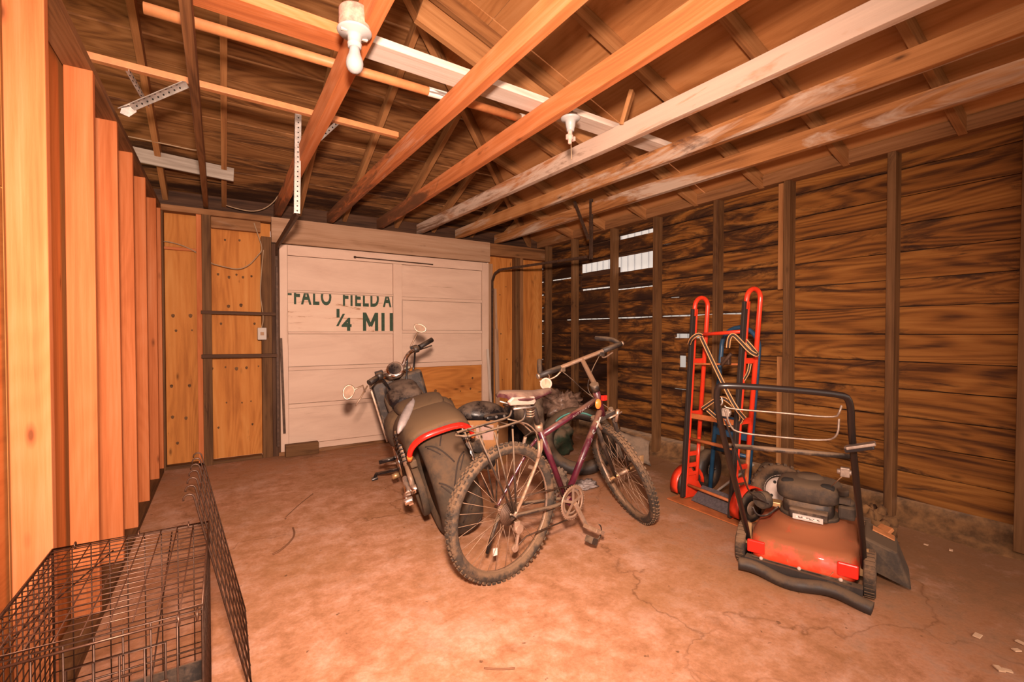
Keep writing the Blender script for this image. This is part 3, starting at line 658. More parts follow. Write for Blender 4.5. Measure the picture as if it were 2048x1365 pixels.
# ================================================================== wire crate
CX0, CX1, CY0, CY1, CH = -.433, -.047, 1.30, 1.868, .56
t = thing('dog_crate', 'dark folding wire dog crate in front of the new studs', 'crate', ((CX0+CX1)/2, (CY0+CY1)/2, 0))
def grid(name, m, O, a, b, na, nb, r=.0017, rf=.003, skip=None, par=None, bs=None):
    """wire panel: corner O, edge vectors a and b, na wires along a, nb along b"""
    O, a, b = V(O), V(a), V(b); s = MB(); s.tube([O, O+a, O+a+b, O+b], rf, 6, True)
    for i in range(1, nb): 
        q = O+b*(i/nb); s.tube([q, q+a], r, 5)
    for i in range(1, na):
        q = O+a*(i/na); s.tube([q, q+b], r, 5)
    return s.build(name, M[m], par)
W_, D_ = CX1-CX0, CY1-CY0
grid('top_panel', 'wirel', (CX0, CY0, CH), (W_, 0, 0), (0, D_, 0), 9, 19, par=t)
grid('back_panel', 'wire', (CX0, CY1, .01), (W_, 0, 0), (0, 0, CH-.015), 9, 15, par=t)
grid('left_panel', 'wire', (CX0, CY0, .01), (0, D_, 0), (0, 0, CH-.015), 14, 17, par=t)
grid('right_panel', 'wire', (CX1, CY0, .01), (0, D_, 0), (0, 0, CH-.015), 13, 9, par=t)
grid('front_panel', 'wire', (CX0, CY0, .01), (W_, 0, 0), (0, 0, CH-.02), 8, 6, r=.0022, par=t)
s = MB(); s.tube([(CX0, CY0-.004, CH-.02), (CX1, CY0-.004, CH-.02)], .003, 6); s.tube([(CX0+.02, CY0-.004, CH-.11), (CX1-.13, CY0-.004, CH-.11)], .003, 6); s.build('top_rail', M['wirel'], t)
s = MB(); s.tube([(CX0+.15, CY0-.008, .02), (CX0+.15, CY0-.008, CH-.06), (CX1-.07, CY0-.008, CH-.06), (CX1-.07, CY0-.008, .02)], .003, 6)
for i in range(1, 4): s.tube([(CX0+.15+i*.043, CY0-.008, .02), (CX0+.15+i*.043, CY0-.008, CH-.06)], .0022, 5)
s.build('door', M['wire'], t)
s = MB(); s.tube([(CX0+.20, CY0-.016, CH-.17), (CX1-.05, CY0-.016, CH-.165), (CX1-.04, CY0-.016, CH-.19)], .003, 6); s.tube([(CX0+.24, CY0-.02, CH-.14), (CX0+.32, CY0-.02, CH-.14), (CX0+.32, CY0-.02, CH-.20), (CX0+.24, CY0-.02, CH-.20)], .003, 6, True); s.build('latch', M['wirel'], t)
for x in (CX1-.045, CX1-.01): tb('hook', 'wirel', t, arc((x, CY0, CH-.02), (0, -1, 0), (0, 0, 1), .014, -2.5, 2.2, 8), .0022, 6)
for x in (CX0+.05, CX0+.2, CX0+.33): tb('hinge_clip', 'wirel', t, arc((x, CY1, CH), (0, 1, 0), (0, 0, 1), .010, 0, 5.5, 8), .002, 6)
tb('carry_wire', 'wire', t, [(CX0+.02, CY0+.03, CH-.02), (CX0+.14, CY1-.02, CH-.03)], .002, 5); tb('carry_wire', 'wire', t, [(CX0+.25, CY0+.02, .1), (CX1-.10, CY1-.01, CH-.01)], .002, 5)
s = MB(); s.b2((CX0+.008, CY0+.008, .03), (CX1-.008, CY1-.008, .036)); 
for a, b in (((CX0+.008, CY0+.008, .036), (CX1-.008, CY0+.014, .10)), ((CX0+.008, CY1-.014, .036), (CX1-.008, CY1-.008, .10)), ((CX0+.008, CY0+.014, .036), (CX0+.014, CY1-.014, .10)), ((CX1-.014, CY0+.014, .036), (CX1-.008, CY1-.014, .10))): s.b2(a, b)
s.build('tray', M['pan'], t)
# loose panel leaning on the crate
A0, A1 = V((.072, 1.70, .004)), V((.072, 2.27, .004)); T = V((-.152, 0, .70)); up = (T).normalized()
t = thing('crate_panel', 'loose wire crate panel with hooked ends leaning against the crate', 'crate panel', A0)
for i in range(7):
    p = A0.lerp(A1, i/6); q = p+T*(.99)
    hk = arc(q+V((-.014, 0, 0)), (1, 0, 0), (0, 0, 1), .014, 0, math.pi*1.1, 7)
    tb('hooked_wire', 'wire', t, [p, p.lerp(q, .5)]+[q]+hk[1:], .0028, 6)
s = MB()
for k in range(13):
    f = (k+.2)/13; s.tube([A0+T*f, A1+T*f], .0016, 5)
s.build('cross_wires', M['wire'], t)
s = MB(); s.tube([A0+T*.02, A1+T*.02, A1+T*.94, A0+T*.94], .003, 6, True); s.build('rim', M['wire'], t)
# ================================================================== bicycle
hd, ln = .154, -.025
bo = V((1.15, 1.912, 0)); bd = V((math.cos(hd), math.sin(hd), 0)); bl0 = V((-math.sin(hd), math.cos(hd), 0))
bu = V((0, 0, math.cos(ln)))+bl0*math.sin(ln); bn = bl0*math.cos(ln)-V((0, 0, 1))*math.sin(ln)
B = lambda a, b, c=0.: bo+bd*a+bu*b+bn*c
bike = thing('bicycle', 'dusty dark maroon mountain bike with a rear rack, front wheel turned away', 'bicycle', bo)
def bt(name, m, par, pts, r, seg=12, **k): return tb(name, m, par, pts, r, seg, **k)
def bikewheel(c, ax, upv, R=.335, n=32, m_t='rubber'):
    c = V(c); ax = V(ax).normalized(); u = (V(upv)-ax*V(upv).dot(ax)).normalized(); v = ax.cross(u); w = .012
    s = MB(); s.rev([(R-.052, -w), (R-.038, -w-.001), (R-.036, -w+.003), (R-.044, 0), (R-.036, w-.003), (R-.038, w+.001), (R-.052, w), (R-.057, 0)], c, ax, 60, True, up=u)
    wh = s.build('wheel', M['alloy'], bike)
    s = MB(); P = [(R-.030+.026*math.cos(a), .025*math.sin(a)) for a in [2*math.pi*k/12 for k in range(12)]]; s.rev(P, c, ax, 60, True, up=u)
    for i in range(66):
        a = 2*math.pi*i/66
        for (h, dr, dw, da) in ((-.017, -.006, .010, .5), (0, -.001, .009, 0), (.017, -.006, .010, .5)):
            aa = a+da*2*math.pi/66; e = u*math.cos(aa)+v*math.sin(aa); tg = v*math.cos(aa)-u*math.sin(aa)
            X = Matrix((e, tg, ax)).transposed(); s.box(c+e*(R+dr-.001)+ax*h, (.009, .017, dw), 0, X)
    s.build('tire', M[m_t], wh)
    s = MB(); s.rev([(0, -.05), (.006, -.05), (.006, -.036), (.021, -.034), (.021, -.030), (.012, -.026), (.012, .026), (.021, .030), (.021, .034), (.006, .036), (.006, .05), (0, .05)], c, ax, 16, up=u); s.build('hub', M['alloy'], wh)
    for i in range(n):
        sd = 1 if i % 2 else -1; a = 2*math.pi*i/n; off = (.62 if (i//2) % 2 else -.62)
        p0 = c+(u*math.cos(a+off)+v*math.sin(a+off))*.020+ax*(sd*.032); p1 = c+(u*math.cos(a)+v*math.sin(a))*(R-.056)+ax*(sd*.004)
        bt('spoke', 'alloy', wh, [p0, p1], .0013, 5)
    return wh
RH = B(0, .335)
rw = bikewheel(RH, bn, bu)
s = MB(); e = B(-.06, .155); s.box(e, (.022, .006, .034)); s.build('spoke_reflector', M['white'], rw)
BBk, SC_, HB, HT = B(.43, .292), B(.225, .67), B(.728, .735), B(.668, .868)
fr = bt('frame', 'maroon', bike, [HB+(HT-HB)*-.12, HT+(HT-HB)*.12], .021)
tt0, tt1 = B(.235, .672), B(.69, .822)
bt('top_tube', 'maroon', bike, [tt0, tt1], .0165); dt0, dt1 = BBk, B(.715, .752); bt('down_tube', 'maroon', bike, [dt0, dt1], .0185)
bt('seat_tube', 'maroon', bike, [BBk, B(.215, .72)], .0165)
bt('clamp_collar', 'alloy', bike, [B(.221, .70), B(.212, .735)], .021)
bt('seat_post', 'mblack', bike, [B(.215, .72), B(.185, .80), B(.165, .865)], .014)
s = MB(); s.cyl(B(.43, .292, -.04), B(.43, .292, .04), .024); s.build('bottom_bracket', M['maroon'], bike)
for c_ in (-1, 1):
    bt('chain_stay', 'mblack', bike, smooth([B(.43, .292, .02*c_), B(.30, .30, .045*c_), B(.10, .325, .062*c_), B(.0, .335, .066*c_)], 1), .010)
    bt('seat_stay', 'maroon' if c_ > 0 else 'alloy', bike, smooth([B(.222, .655, .016*c_), B(.19, .60, .045*c_), B(.05, .40, .065*c_), B(.0, .335, .066*c_)], 1), .0085)
s = MB(); s.cyl(B(.0, .335, -.085), B(.0, .335, .08), .006, 8); s.build('axle', M['mblack'], bike)
# rear brake
for c_ in (-1, 1): bt('brake_arm', 'alloy', bike, smooth([B(.17, .58, .045*c_), B(.165, .62, .06*c_), B(.17, .665, .05*c_)], 1), .009, 8)
bt('brake_cable', 'mblack', bike, smooth([B(.165, .665, -.05), B(.19, .71, 0), B(.165, .665, .05)], 2), .003, 6)
# cassette, rear derailleur, chain
s = MB()
for k in range(6): s.rev([(.02, 0), (.028+.006*k, 0), (.028+.006*k, .002), (.02, .002)], B(0, .335, -.055+.0045*k), bn, 28, True)
s.build('cassette', M['rust'], bike)
s = MB(); s.box(B(.02, .285, -.065), (.030, .014, .04)); s.cyl(B(.03, .265, -.075), B(.03, .265, -.05), .024, 14); s.bar(B(.035, .26, -.062), B(.015, .17, -.062), .014, .012); s.cyl(B(.012, .175, -.068), B(.012, .175, -.056), .020, 12); s.build('derailleur', M['alloy'], bike, bevel=.002)
s = MB(); s.tube([B(.0, .41, -.045), B(.43, .385, -.048)], .004, 5, flat=(1, 1)); s.tube([B(.015, .155, -.045), B(.10, .20, -.045), B(.43, .205, -.048)], .004, 5); s.build('chain', M['rust'], bike)
bt('kickstand', 'mblack', bike, [B(.02, .29, .07), B(-.01, .19, .085), B(-.03, .10, .10)], .009, 8)
# cranks
def ring(r0, r1, c, t=.003):
    s.rev([(r0, 0), (r1, 0), (r1, t), (r0, t)], c, bn, 36, True)
s = MB(); ring(.072, .090, B(.43, .292, -.053)); ring(.055, .068, B(.43, .292, -.046))
for k in range(5):
    a = 2*math.pi*k/5+.3; s.bar(B(.43, .292, -.055), B(.43+.076*math.cos(a), .292+.076*math.sin(a), -.052), .014, .005, bn)
for k in range(40):
    a = 2*math.pi*k/40; s.box(B(.43+.092*math.cos(a), .292+.092*math.sin(a), -.0515), (.005, .003, .005))
s.build('chainring', M['alloy'], bike)
ca = V((.085, -.145)); 
s = MB(); s.bar(B(.43, .292, -.067), B(.43+ca.x, .292+ca.y, -.078), .026, .014, bn, n=2); s.build('crank_arm', M['alloy'], bike, bevel=.004)
s = MB(); s.bar(B(.43, .292, .067), B(.43-ca.x, .292-ca.y, .078), .026, .014, bn, n=2); s.build('crank_arm', M['alloy'], bike, bevel=.004)
for sg_ in (-1, 1):
    pc = B(.43-sg_*ca.x, .292-sg_*ca.y, .13*sg_) if sg_ > 0 else B(.43+ca.x, .292+ca.y, -.13)
    s = MB(); s.cyl(pc-bn*.05, pc+bn*.05, .008, 8); X = Matrix((bd, bn, bu)).transposed()@Matrix.Rotation(.5, 3, 'Y')
    for o_ in (-.035, .035): s.box(pc+X@V((o_, 0, 0)), (.008, .09, .022), 0, X)
    for o_ in (-.042, .042): s.box(pc+X@V((0, o_, 0)), (.075, .008, .02), 0, X)
    p_ = s.build('pedal', M['alloy'], bike, bevel=.002)
    if sg_ < 0:
        s = MB(); s.tube(arc(pc+X@V((.03, 0, -.01)), X@V((1, 0, 0)), X@V((0, 0, 1)), .045, -1.8, 1.6, 10), .004, 6); s.box(pc+X@V((.01, .0, -.055)), (.05, .05, .035), 0, X); s.build('toe_clip', M['mblack'], p_, bevel=.004)
# rear rack
s = MB()
for c_ in (-1, 1): s.tube(smooth([B(-.26, .748, .045*c_), B(.03, .775, .05*c_), B(.07, .785, .05*c_), B(.075, .84, .05*c_), B(.02, .845, .05*c_)], 2), .006, 8)
s.tube([B(-.26, .748, -.045), B(-.29, .747, 0), B(-.26, .748, .045)], .006, 8)
for a_ in (-.2, -.1, 0): s.tube([B(a_, .755+.03*(a_+.2), -.048), B(a_, .755+.03*(a_+.2), .048)], .004, 6)
s.tube([B(.02, .845, -.05), B(.02, .845, .05)], .005, 6); s.build('rack', M['mblack'], bike)
for c_ in (-1, 1):
    for a_ in (-.21, -.12, -.01): bt('rack_stay', 'mblack', bike, [B(a_, .75, .055*c_), B(a_*.12+.005, .36, .075*c_)], .0045, 7)
    bt('rack_arm', 'alloy', bike, smooth([B(.04, .775, .04*c_), B(.12, .75, .03*c_), B(.19, .69, .022*c_)], 1), .004, 6)
# saddle
secs = []
for a_, w_, h_, z_ in ((-.085, .045, .02, .90), (-.065, .085, .034, .905), (.0, .092, .04, .90), (.06, .072, .04, .895), (.12, .042, .034, .893), (.18, .028, .028, .90), (.225, .020, .02, .905), (.235, .008, .008, .905)):
    secs.append([B(.06+a_, z_+h_*.5*math.sin(q)-(.012 if abs(math.cos(q)) > .8 else 0), w_*math.cos(q)) for q in [2*math.pi*k/14 for k in range(14)]])
s = MB(); s.loft(secs); sd_ = s.build('saddle', M['saddle'], bike)
s = MB(); q_ = [B(-.035, .865, -.075), B(.115, .855, -.070), B(.135, .868, -.062), B(.11, .895, -.078), B(-.035, .905, -.092), B(-.055, .885, -.08)]
s.add(q_+[p+bn*.02 for p in q_], [(0, 1, 2, 3, 4, 5), (11, 10, 9, 8, 7, 6)]+[(i, (i+1) % 6, 6+(i+1) % 6, 6+i) for i in range(6)]); s.build('pale_patch', M['pinkbag'], sd_, bevel=.006)
for c_ in (-1, 1):
    bt('saddle_rail', 'steel', sd_, [B(-.02, .87, .03*c_), B(.04, .85, .025*c_), B(.14, .85, .02*c_), B(.25, .885, .012*c_)], .004, 6)
bt('rail_bar', 'steel', sd_, [B(-.01, .845, -.06), B(.13, .842, -.06)], .005, 6)
s = MB(); hx = [B(.155+.02*math.cos(k*.8), .775+.0016*k, .02*math.sin(k*.8)) for k in range(48)]; s.tube(hx, .003, 5); s.build('spring', M['alloy'], bike)
# front assembly turned to the left
FW = V((2.137, 2.103, .313)); fax = V((.89, -.25, .37)).normalized(); fup = (HT-HB).normalized()
bikewheel(FW, fax, V((-.365, .105, .925)))
crown = HB+(HB-HT).normalized()*.03; fu = (crown-FW); fu = (fu-fax*fu.dot(fax)).normalized()
for c_ in (-1, 1):
    top = crown+fax*(.06*c_); bt('fork_leg', 'mblack', bike, [top+fup*.03, top.lerp(FW+fax*(.052*c_), .45), FW+fax*(.052*c_)], [.015, .013, .010], 10)
s = MB(); s.bar(crown+fax*.075, crown-fax*.075, .04, .03); s.build('fork_crown', M['mblack'], bike, bevel=.004)
for c_ in (-1, 1): bt('brake_arm', 'alloy', bike, [crown+fax*(.05*c_)-fup*.05+V((0, -.03, 0)), crown+fax*(.075*c_)+fup*.02+V((0, -.04, 0))], .010, 8)
bt('axle_skewer', 'gold', bike, [FW-fax*.09, FW+fax*.13], .009, 8); s = MB(); s.cyl(FW+fax*.125-V((.0, .0, .0)), FW+fax*.15, .022, 12); s.box(FW+fax*.15+V((0, 0, .02)), (.03, .012, .05)); s.build('skewer_lever', M['gold'], bike, bevel=.003)
bt('front_reflector_stem', 'alloy', bike, [crown+V((.0, -.05, .0)), crown+V((.09, -.06, .03))], .006, 6)
s = MB(); s.ball(crown+V((-.085, -.05, .09)), (.022, .012, .03), 12, 8); s.build('orange_reflector', M['orangelamp'], bike)
s = MB(); s.box(HT+V((.035, -.03, -.04)), (.035, .02, .03)); s.build('red_reflector', M['redlamp'], bike, bevel=.004)
stq = U(1190, 770, 1, 2.02); bc = V((1.800, 2.10, 1.045))
bt('headset', 'mblack', bike, [HT+fup*.0, HT+fup*.045], .025); bt('stem', 'alloy', bike, [HT+fup*.03, stq, bc], [.0155, .0155, .013], 12)
bt('stem_collar', 'mblack', bike, [stq+V((0, 0, -.012)), stq+V((-.012, .012, .012))], .022, 12)
hv = V((.285, -.035, .088)); L_, R_ = bc-hv, bc+hv
hb = bt('handlebar', 'alloy', bike, [L_, bc-hv*.35, bc+hv*.35, R_], .0125)
for c_ in (-1, 1):
    bt('grip', 'rubberclean', hb, [bc+hv*(.52*c_), bc+hv*(1.0*c_)], .0165); e = bc+hv*(1.0*c_)
    bt('bar_end_cap', 'alloy', hb, [e, e+hv.normalized()*(.012*c_)], .015)
    fwd = V((-.03, .17, .02)) if c_ > 0 else V((.05, .10, .05))
    bt('bar_end', 'rubberclean', bike, smooth([e-hv*(.03*c_), e-hv*(.03*c_)+fwd*.35+V((0, 0, .025)), e-hv*(.08*c_)+fwd+V((0, 0, .02))], 2), .015, 10)
    lv = bc+hv*(.48*c_); s = MB(); s.box(lv+V((0, .0, -.014)), (.035, .03, .028)); s.build('lever_clamp', M['mblack'], bike, bevel=.005)
    bt('brake_lever', 'alloy', bike, smooth([lv+V((0, .0, -.02)), lv+hv*(.12*c_)+V((0, .02, -.055)), lv+hv*(.42*c_)+V((0, .04, -.045))], 2), .005, 7)
    bt('cable', 'mblack', bike, smooth([lv+V((0, .01, -.02)), lv.lerp(bc, .5)+V((-.02, -.02, -.09)), bc+V((.03, 0, -.20)), crown+V((.0, -.04, .06))], 3), .0026, 6)
mc = U(1092, 768, 1, 2.04); md = (V((0, 0, EYE))-mc).normalized()
s = MB(); s.rev([(0, .0), (.030, 0), (.033, -.003), (.033, -.008), (.028, -.014), (0, -.016)], mc, md, 20); s.build('round_mirror', M['pinkbag'], bike)
s = MB(); s.rev([(0, .0015), (.025, .0012)], mc, md, 20); s.box(mc+md*.002+V((0, 0, .01)), (.006, .003, .03)); s.build('mirror_face', M['mirror'], bike)
bt('mirror_arm', 'alloy', bike, smooth([mc-md*.012, mc+V((.05, .03, .03)), L_+V((.06, 0, .01))], 1), .004, 6)
def tubetext(txt, p0, p1, h, r, m='white', off=0.):
    """lettering laid on the side of a tube facing the camera, reading from p0 to p1"""
    c = bpy.data.curves.new('lettering', 'FONT'); c.body = txt; c.offset = .02; c.extrude = .01; c.shear = .3; c.space_character = 1.25
    o = bpy.data.objects.new('tmp', c); COL.objects.link(o); dg = bpy.context.evaluated_depsgraph_get(); dg.update()
    me = bpy.data.meshes.new_from_object(o.evaluated_get(dg)); bpy.data.objects.remove(o)
    xs = [v.co.x for v in me.vertices]; a, b = min(xs), max(xs); p0, p1 = V(p0), V(p1); x = (p1-p0).normalized(); L = (p1-p0).length
    nrm = -bn; y = nrm.cross(x).normalized(); Q = WMI[bike.name]
    for v in me.vertices:
        t_ = (v.co.x-a)/(b-a)*L; hh = (v.co.y/.72-.5)*h; v.co = Q@(p0+x*t_+y*hh+nrm*(math.sqrt(max(r*r-hh*hh, 0))+.0008+off))
    me.attributes.new('gr', 'FLOAT_VECTOR', 'POINT'); me.name = 'lettering'; ob = bpy.data.objects.new('lettering', me); COL.objects.link(ob); me.materials.append(M[m]); ob.parent = bike
tubetext('NIVASA', dt0.lerp(dt1, .40), dt0.lerp(dt1, .84), .030, .0185, 'porc'); tubetext('NITTANY', tt0.lerp(tt1, .48), tt0.lerp(tt1, .80), .012, .0165)
s = MB(); s.bar(dt0.lerp(dt1, .80)-bn*.019, dt0.lerp(dt1, .92)-bn*.019, .003, .008); s.build('frame_label', M['white'], bike)
# ================================================================== motorcycle
mh, ml = math.radians(80), math.radians(15)
fx = V((math.cos(mh), math.sin(mh), 0)); lh = V((-math.sin(mh), math.cos(mh), 0))
my = lh*math.cos(ml)-V((0, 0, 1))*math.sin(ml); mz = V((0, 0, 1))*math.cos(ml)+lh*math.sin(ml)
mo = V((1.205, 2.52, .018))
MM = Matrix.Translation(mo)@Matrix((fx, my, mz)).transposed().to_4x4()
moto = thing('motorcycle', 'dust covered black cruiser motorcycle with a very wide rear tyre', 'motorcycle', M=MM)
def mp(s, name, m, par=None, **k): return s.build(name, M[m], par or moto, world=False, **k)
def mt(name, m, pts, r, seg=10, par=None, **k):
    s = MB(); s.tube(pts, r, seg, **k); return mp(s, name, m, par)
def toL(p): return MM.inverted()@V(p)
def mwheel(cx, R, hw, rim):
    s = MB(); prof = []
    for i in range(17):
        a = -math.pi/2+math.pi*i/16; prof.append((R-.085+.085*math.cos(a)**.75 if abs(a) < 1.57 else R-.085, hw*math.sin(a)))
    prof = [(rim, -hw*.78), (rim+.04, -hw*.95)]+prof[1:-1]+[(rim+.04, hw*.95), (rim, hw*.78)]
    s.rev(prof, (cx, 0, R), (0, 1, 0), 64, True); return mp(s, 'tire', 'mtire')
T_ = mwheel(0, .335, .125, .23)
s = MB(); s.rev([(.232, -.095), (.232, .095), (.19, .07), (.05, .05), (.05, -.05), (.19, -.07)], (0, 0, .335), (0, 1, 0), 40, True); mp(s, 'rim', 'mblack')
def tread(y): a = math.asin(max(-1, min(1, y/.125))); return .335-.085+.085*math.cos(a)**.75+.0008
for i in range(18):
    a0 = 2*math.pi*i/18; sg = 1 if i % 2 else -1; pts = []
    for k in range(9):
        y = sg*(-.02+.125*k/9); a = a0+.10*math.sin(k*.35)+.055*k; r = tread(y); pts.append(V((math.sin(a)*r, y, .335+math.cos(a)*r)))
    mt('groove', 'groove', pts, .0042, 6, T_, flat=(1, 1))
    pts = []
    for k in range(6):
        y = sg*(.035+.06*k/6); a = a0+.2+.045*k; r = tread(y); pts.append(V((math.sin(a)*r, y, .335+math.cos(a)*r)))
    mt('groove', 'groove', pts, .0035, 6, T_)
F_ = mwheel(1.70, .325, .065, .24); s = MB(); s.rev([(.242, -.05), (.242, .05), (.20, .03), (.04, .03), (.04, -.03), (.20, -.03)], (1.70, 0, .325), (0, 1, 0), 30, True); mp(s, 'front_rim', 'mblack')
# rear fender : arched shell over the tyre, red light strip along its trailing edge
def archsec(x, zt, hw, drop, n=16, e=.62):
    out = []
    for i in range(n+1):
        a = math.pi*i/n; cx_, sx_ = math.cos(a), math.sin(a)
        out.append(V((x, hw*math.copysign(abs(cx_)**e, cx_), zt-drop*(1-abs(sx_)**.9))))
    return out
FS = [(-.225, .690, .186, .125), (-.20, .712, .190, .13), (-.10, .742, .192, .13), (.0, .758, .190, .14), (.12, .765, .200, .17), (.24, .755, .212, .20), (.34, .72, .20, .22)]
s = MB(); secs = [archsec(*q) for q in FS]
# the trailing edge slopes: its lower ends sit further forward than its crown
for q, sc_ in zip(secs[:3], (1., .9, .5)):
    for p in q: p.x += sc_*.10*(1-(p.z-(q[0].z))/max(1e-6, (q[8].z-q[0].z)))
s.loft(secs, closed=False, cap=False); mp(s, 'rear_fender', 'fender', solid=.008)
tl = [p+V((-.012, 0, -.012)) for p in secs[0]]
s = MB(); s.tube(smooth(tl, 1), .015, 8, flat=(1, 1.25)); tlo = mp(s, 'tail_lamp', 'redlamp')
for k in (slice(0, 2), slice(-2, None)): mt('turn_signal', 'orangelamp', [p+V((-.006, 0, 0)) for p in tl[k]], .0155, 8, tlo)
# seat, pillion pad, airbox cover
def pod(name, m, rows, e=.7, n=16, **k):
    s = MB(); S_ = []
    for (x, zc, hw, hh) in rows:
        S_.append([V((x, hw*math.copysign(abs(math.cos(a))**e, math.cos(a)), zc+hh*math.copysign(abs(math.sin(a))**e, math.sin(a)))) for a in [2*math.pi*j/n for j in range(n)]])
    s.loft(S_); return mp(s, name, m, **k)
pod('pillion_pad', 'seat', [(.06, .745, .06, .01), (.10, .745, .12, .03), (.18, .75, .145, .045), (.28, .755, .155, .05), (.36, .745, .155, .05), (.40, .73, .13, .05), (.42, .71, .10, .03)])
pod('seat', 'seat', [(.20, .58, .15, .08), (.27, .605, .225, .13), (.36, .61, .245, .15), (.46, .61, .235, .14), (.60, .60, .19, .10), (.75, .64, .13, .07), (.84, .66, .09, .05)])
moto_body = [o for o in moto.children if o.name.split('.')[0] in ('pillion_pad', 'seat', 'rear_fender')]
pod('airbox_cover', 'gloss', [(.78, .66, .09, .06), (.86, .70, .13, .08), (1.0, .73, .135, .10), (1.14, .74, .12, .09), (1.22, .75, .08, .07)])
from mathutils.bvhtree import BVHTree
trees = [BVHTree.FromPolygons([MM@v.co for v in o.data.vertices], [p.vertices[:] for p in o.data.polygons]) for o in moto_body]
def onbody(x, y):
    d = (U(x, y, 1, 3.)-V((0, 0, EYE))).normalized(); hs = [h for h in (t.ray_cast(V((0, 0, EYE)), d) for t in trees) if h[0]]
    return min(hs, key=lambda h: h[3])[0] if hs else U(x, y, 1, 2.75)
LX = [(826, 797, 826, 797), (820, 803, 830, 803), (812, 812, 828, 812), (805, 824, 824, 824), (800, 836, 819, 836), (796, 848, 812, 850), (794, 860, 804, 862), (795, 868, 798, 868)]
r0 = []; r1 = []
for (xa, ya, xb, yb) in LX:
    for k in range(4):
        t_ = k/3; ref = onbody(max(xb, 811), min(yb, 852)); Lr = (ref-V((0, 0, EYE))).length-.010-.012*math.sin(math.pi*t_)
        d = (U(xa+(xb-xa)*t_, ya+(yb-ya)*t_, 1, 3.)-V((0, 0, EYE))).normalized(); r0.append(toL(V((0, 0, EYE))+d*Lr))
s = MB(); n_ = len(LX); s.add(r0, [(4*i+k, 4*i+k+1, 4*i+5+k, 4*i+4+k) for i in range(n_-1) for k in range(3)], None, True); o = mp(s, 'side_cover', 'bluebag', solid=.005)
mt('cover_seam', 'groove', [toL(onbody(803, 831)+V((0, -.012, 0))), toL(onbody(820, 838)+V((0, -.012, 0)))], .002, 5, o)
for y in (-1, 1):      # shock absorbers
    a, b = V((.02, .195*y, .33)), V((.14, .185*y, .665)); x_ = (b-a)
    s = MB(); s.tube([a, a+x_*.42], .017, 12); s.tube([a+x_*.4, b], .020, 12); sh = mp(s, 'shock_absorber', 'chrome' if y < 0 else 'alloy')
    ex = (x_).normalized(); f1 = ex.cross(V((0, 1, 0))).normalized(); f2 = ex.cross(f1)
    s = MB(); s.tube([a+x_*(.42+.52*k/72)+(f1*math.cos(k*.7)+f2*math.sin(k*.7))*.030 for k in range(73)], .0058, 6); mp(s, 'coil_spring', 'gloss', sh)
    mt('swingarm', 'mblack', [V((-.04, .155*y, .335)), V((.3, .15*y, .33)), V((.60, .12*y, .36))], .028, 10, flat=(.7, 1))
    s = MB(); s.cyl((-.0, .16*y, .335), (-.0, .215*y, .335), .024, 12); s.cyl((-.0, .20*y, .335), (0, .225*y, .335), .015, 6); mp(s, 'axle_nut', 'chrome')
s = MB(); s.rev([(.12, .150), (.158, .150), (.163, .153), (.163, .185), (.158, .188), (.12, .186)], (0, 0, .335), (0, 1, 0), 44, True); mp(s, 'belt_pulley', 'mtire')
s = MB()
for z_ in (.163, -.163): s.bar((0, .17, .335+z_), (.62, .15, .36+z_*.45), .034, .010)
mp(s, 'drive_belt', 'mtire')
s = MB(); s.bar((-.12, .170, .515), (.42, .165, .50), .040, .045, n=3); mp(s, 'belt_guard', 'fender', bevel=.008)
s = MB(); s.tube([(.75, -.19, .28), (.30, -.235, .33), (-.10, -.25, .36)], .045, 16); s.tube([(.75, -.16, .40), (.40, -.22, .42), (.0, -.24, .44)], .04, 16); mp(s, 'exhaust', 'mblack')
s = MB(); s.tube([(.16, .215, .36), (-.02, .235, .33)], .02, 12); s.cyl((-.05, .22, .30), (-.05, .27, .30), .018, 10); s.box((-.02, .235, .285), (.05, .03, .035)); s.cyl((.06, .24, .30), (.02, .25, .28), .02, 10); mp(s, 'axle_adjuster', 'chrome', bevel=.003)
# engine
s = MB(); s.ball((.72, 0, .34), (.26, .17, .17), 18, 10, e=.5); s.cyl((.60, -.19, .33), (.60, .19, .33), .12, 24); s.cyl((.85, -.17, .34), (.85, .17, .34), .10, 24); mp(s, 'engine', 'mblack')
for (a, b) in (((.68, 0, .42), (.56, 0, .66)), ((.86, 0, .42), (1.0, 0, .66))):
    a, b = V(a), V(b); s = MB(); 
    for k in range(9): p = a.lerp(b, k/9); q = a.lerp(b, (k+.45)/9); s.cyl(p, q, .095, 18)
    s.cyl(a, b, .078, 14); mp(s, 'cylinder', 'mblack')
for a, b, r in (((.62, .19, .33), (.62, .205, .33), .10), ((.85, .17, .34), (.85, .19, .34), .075), ((.62, -.19, .33), (.62, -.205, .33), .10)):
    s = MB(); s.cyl(a, b, r, 24); mp(s, 'engine_cover', 'chrome')
s = MB(); s.b2((1.10, .02, .40), (1.20, .21, .86)); s.b2((1.10, -.21, .40), (1.20, -.02, .86)); mp(s, 'radiator_shroud', 'mblack', bevel=.02)
s = MB(); s.bar((1.085, .205, .38), (1.085, .215, .90), .012, .012); mp(s, 'shroud_edge', 'alloy')
mt('frame_rail', 'mblack', [V((.30, .12, .60)), V((.62, .14, .60)), V((1.0, .13, .72)), V((1.22, .04, .86))], .018); mt('frame_rail', 'mblack', [V((.30, -.12, .60)), V((.62, -.14, .60)), V((1.0, -.13, .72)), V((1.22, -.04, .86))], .018)
mt('frame_rail', 'mblack', [V((1.22, .04, .86)), V((1.15, .10, .30)), V((.95, .12, .18)), V((.55, .12, .20))], .018)
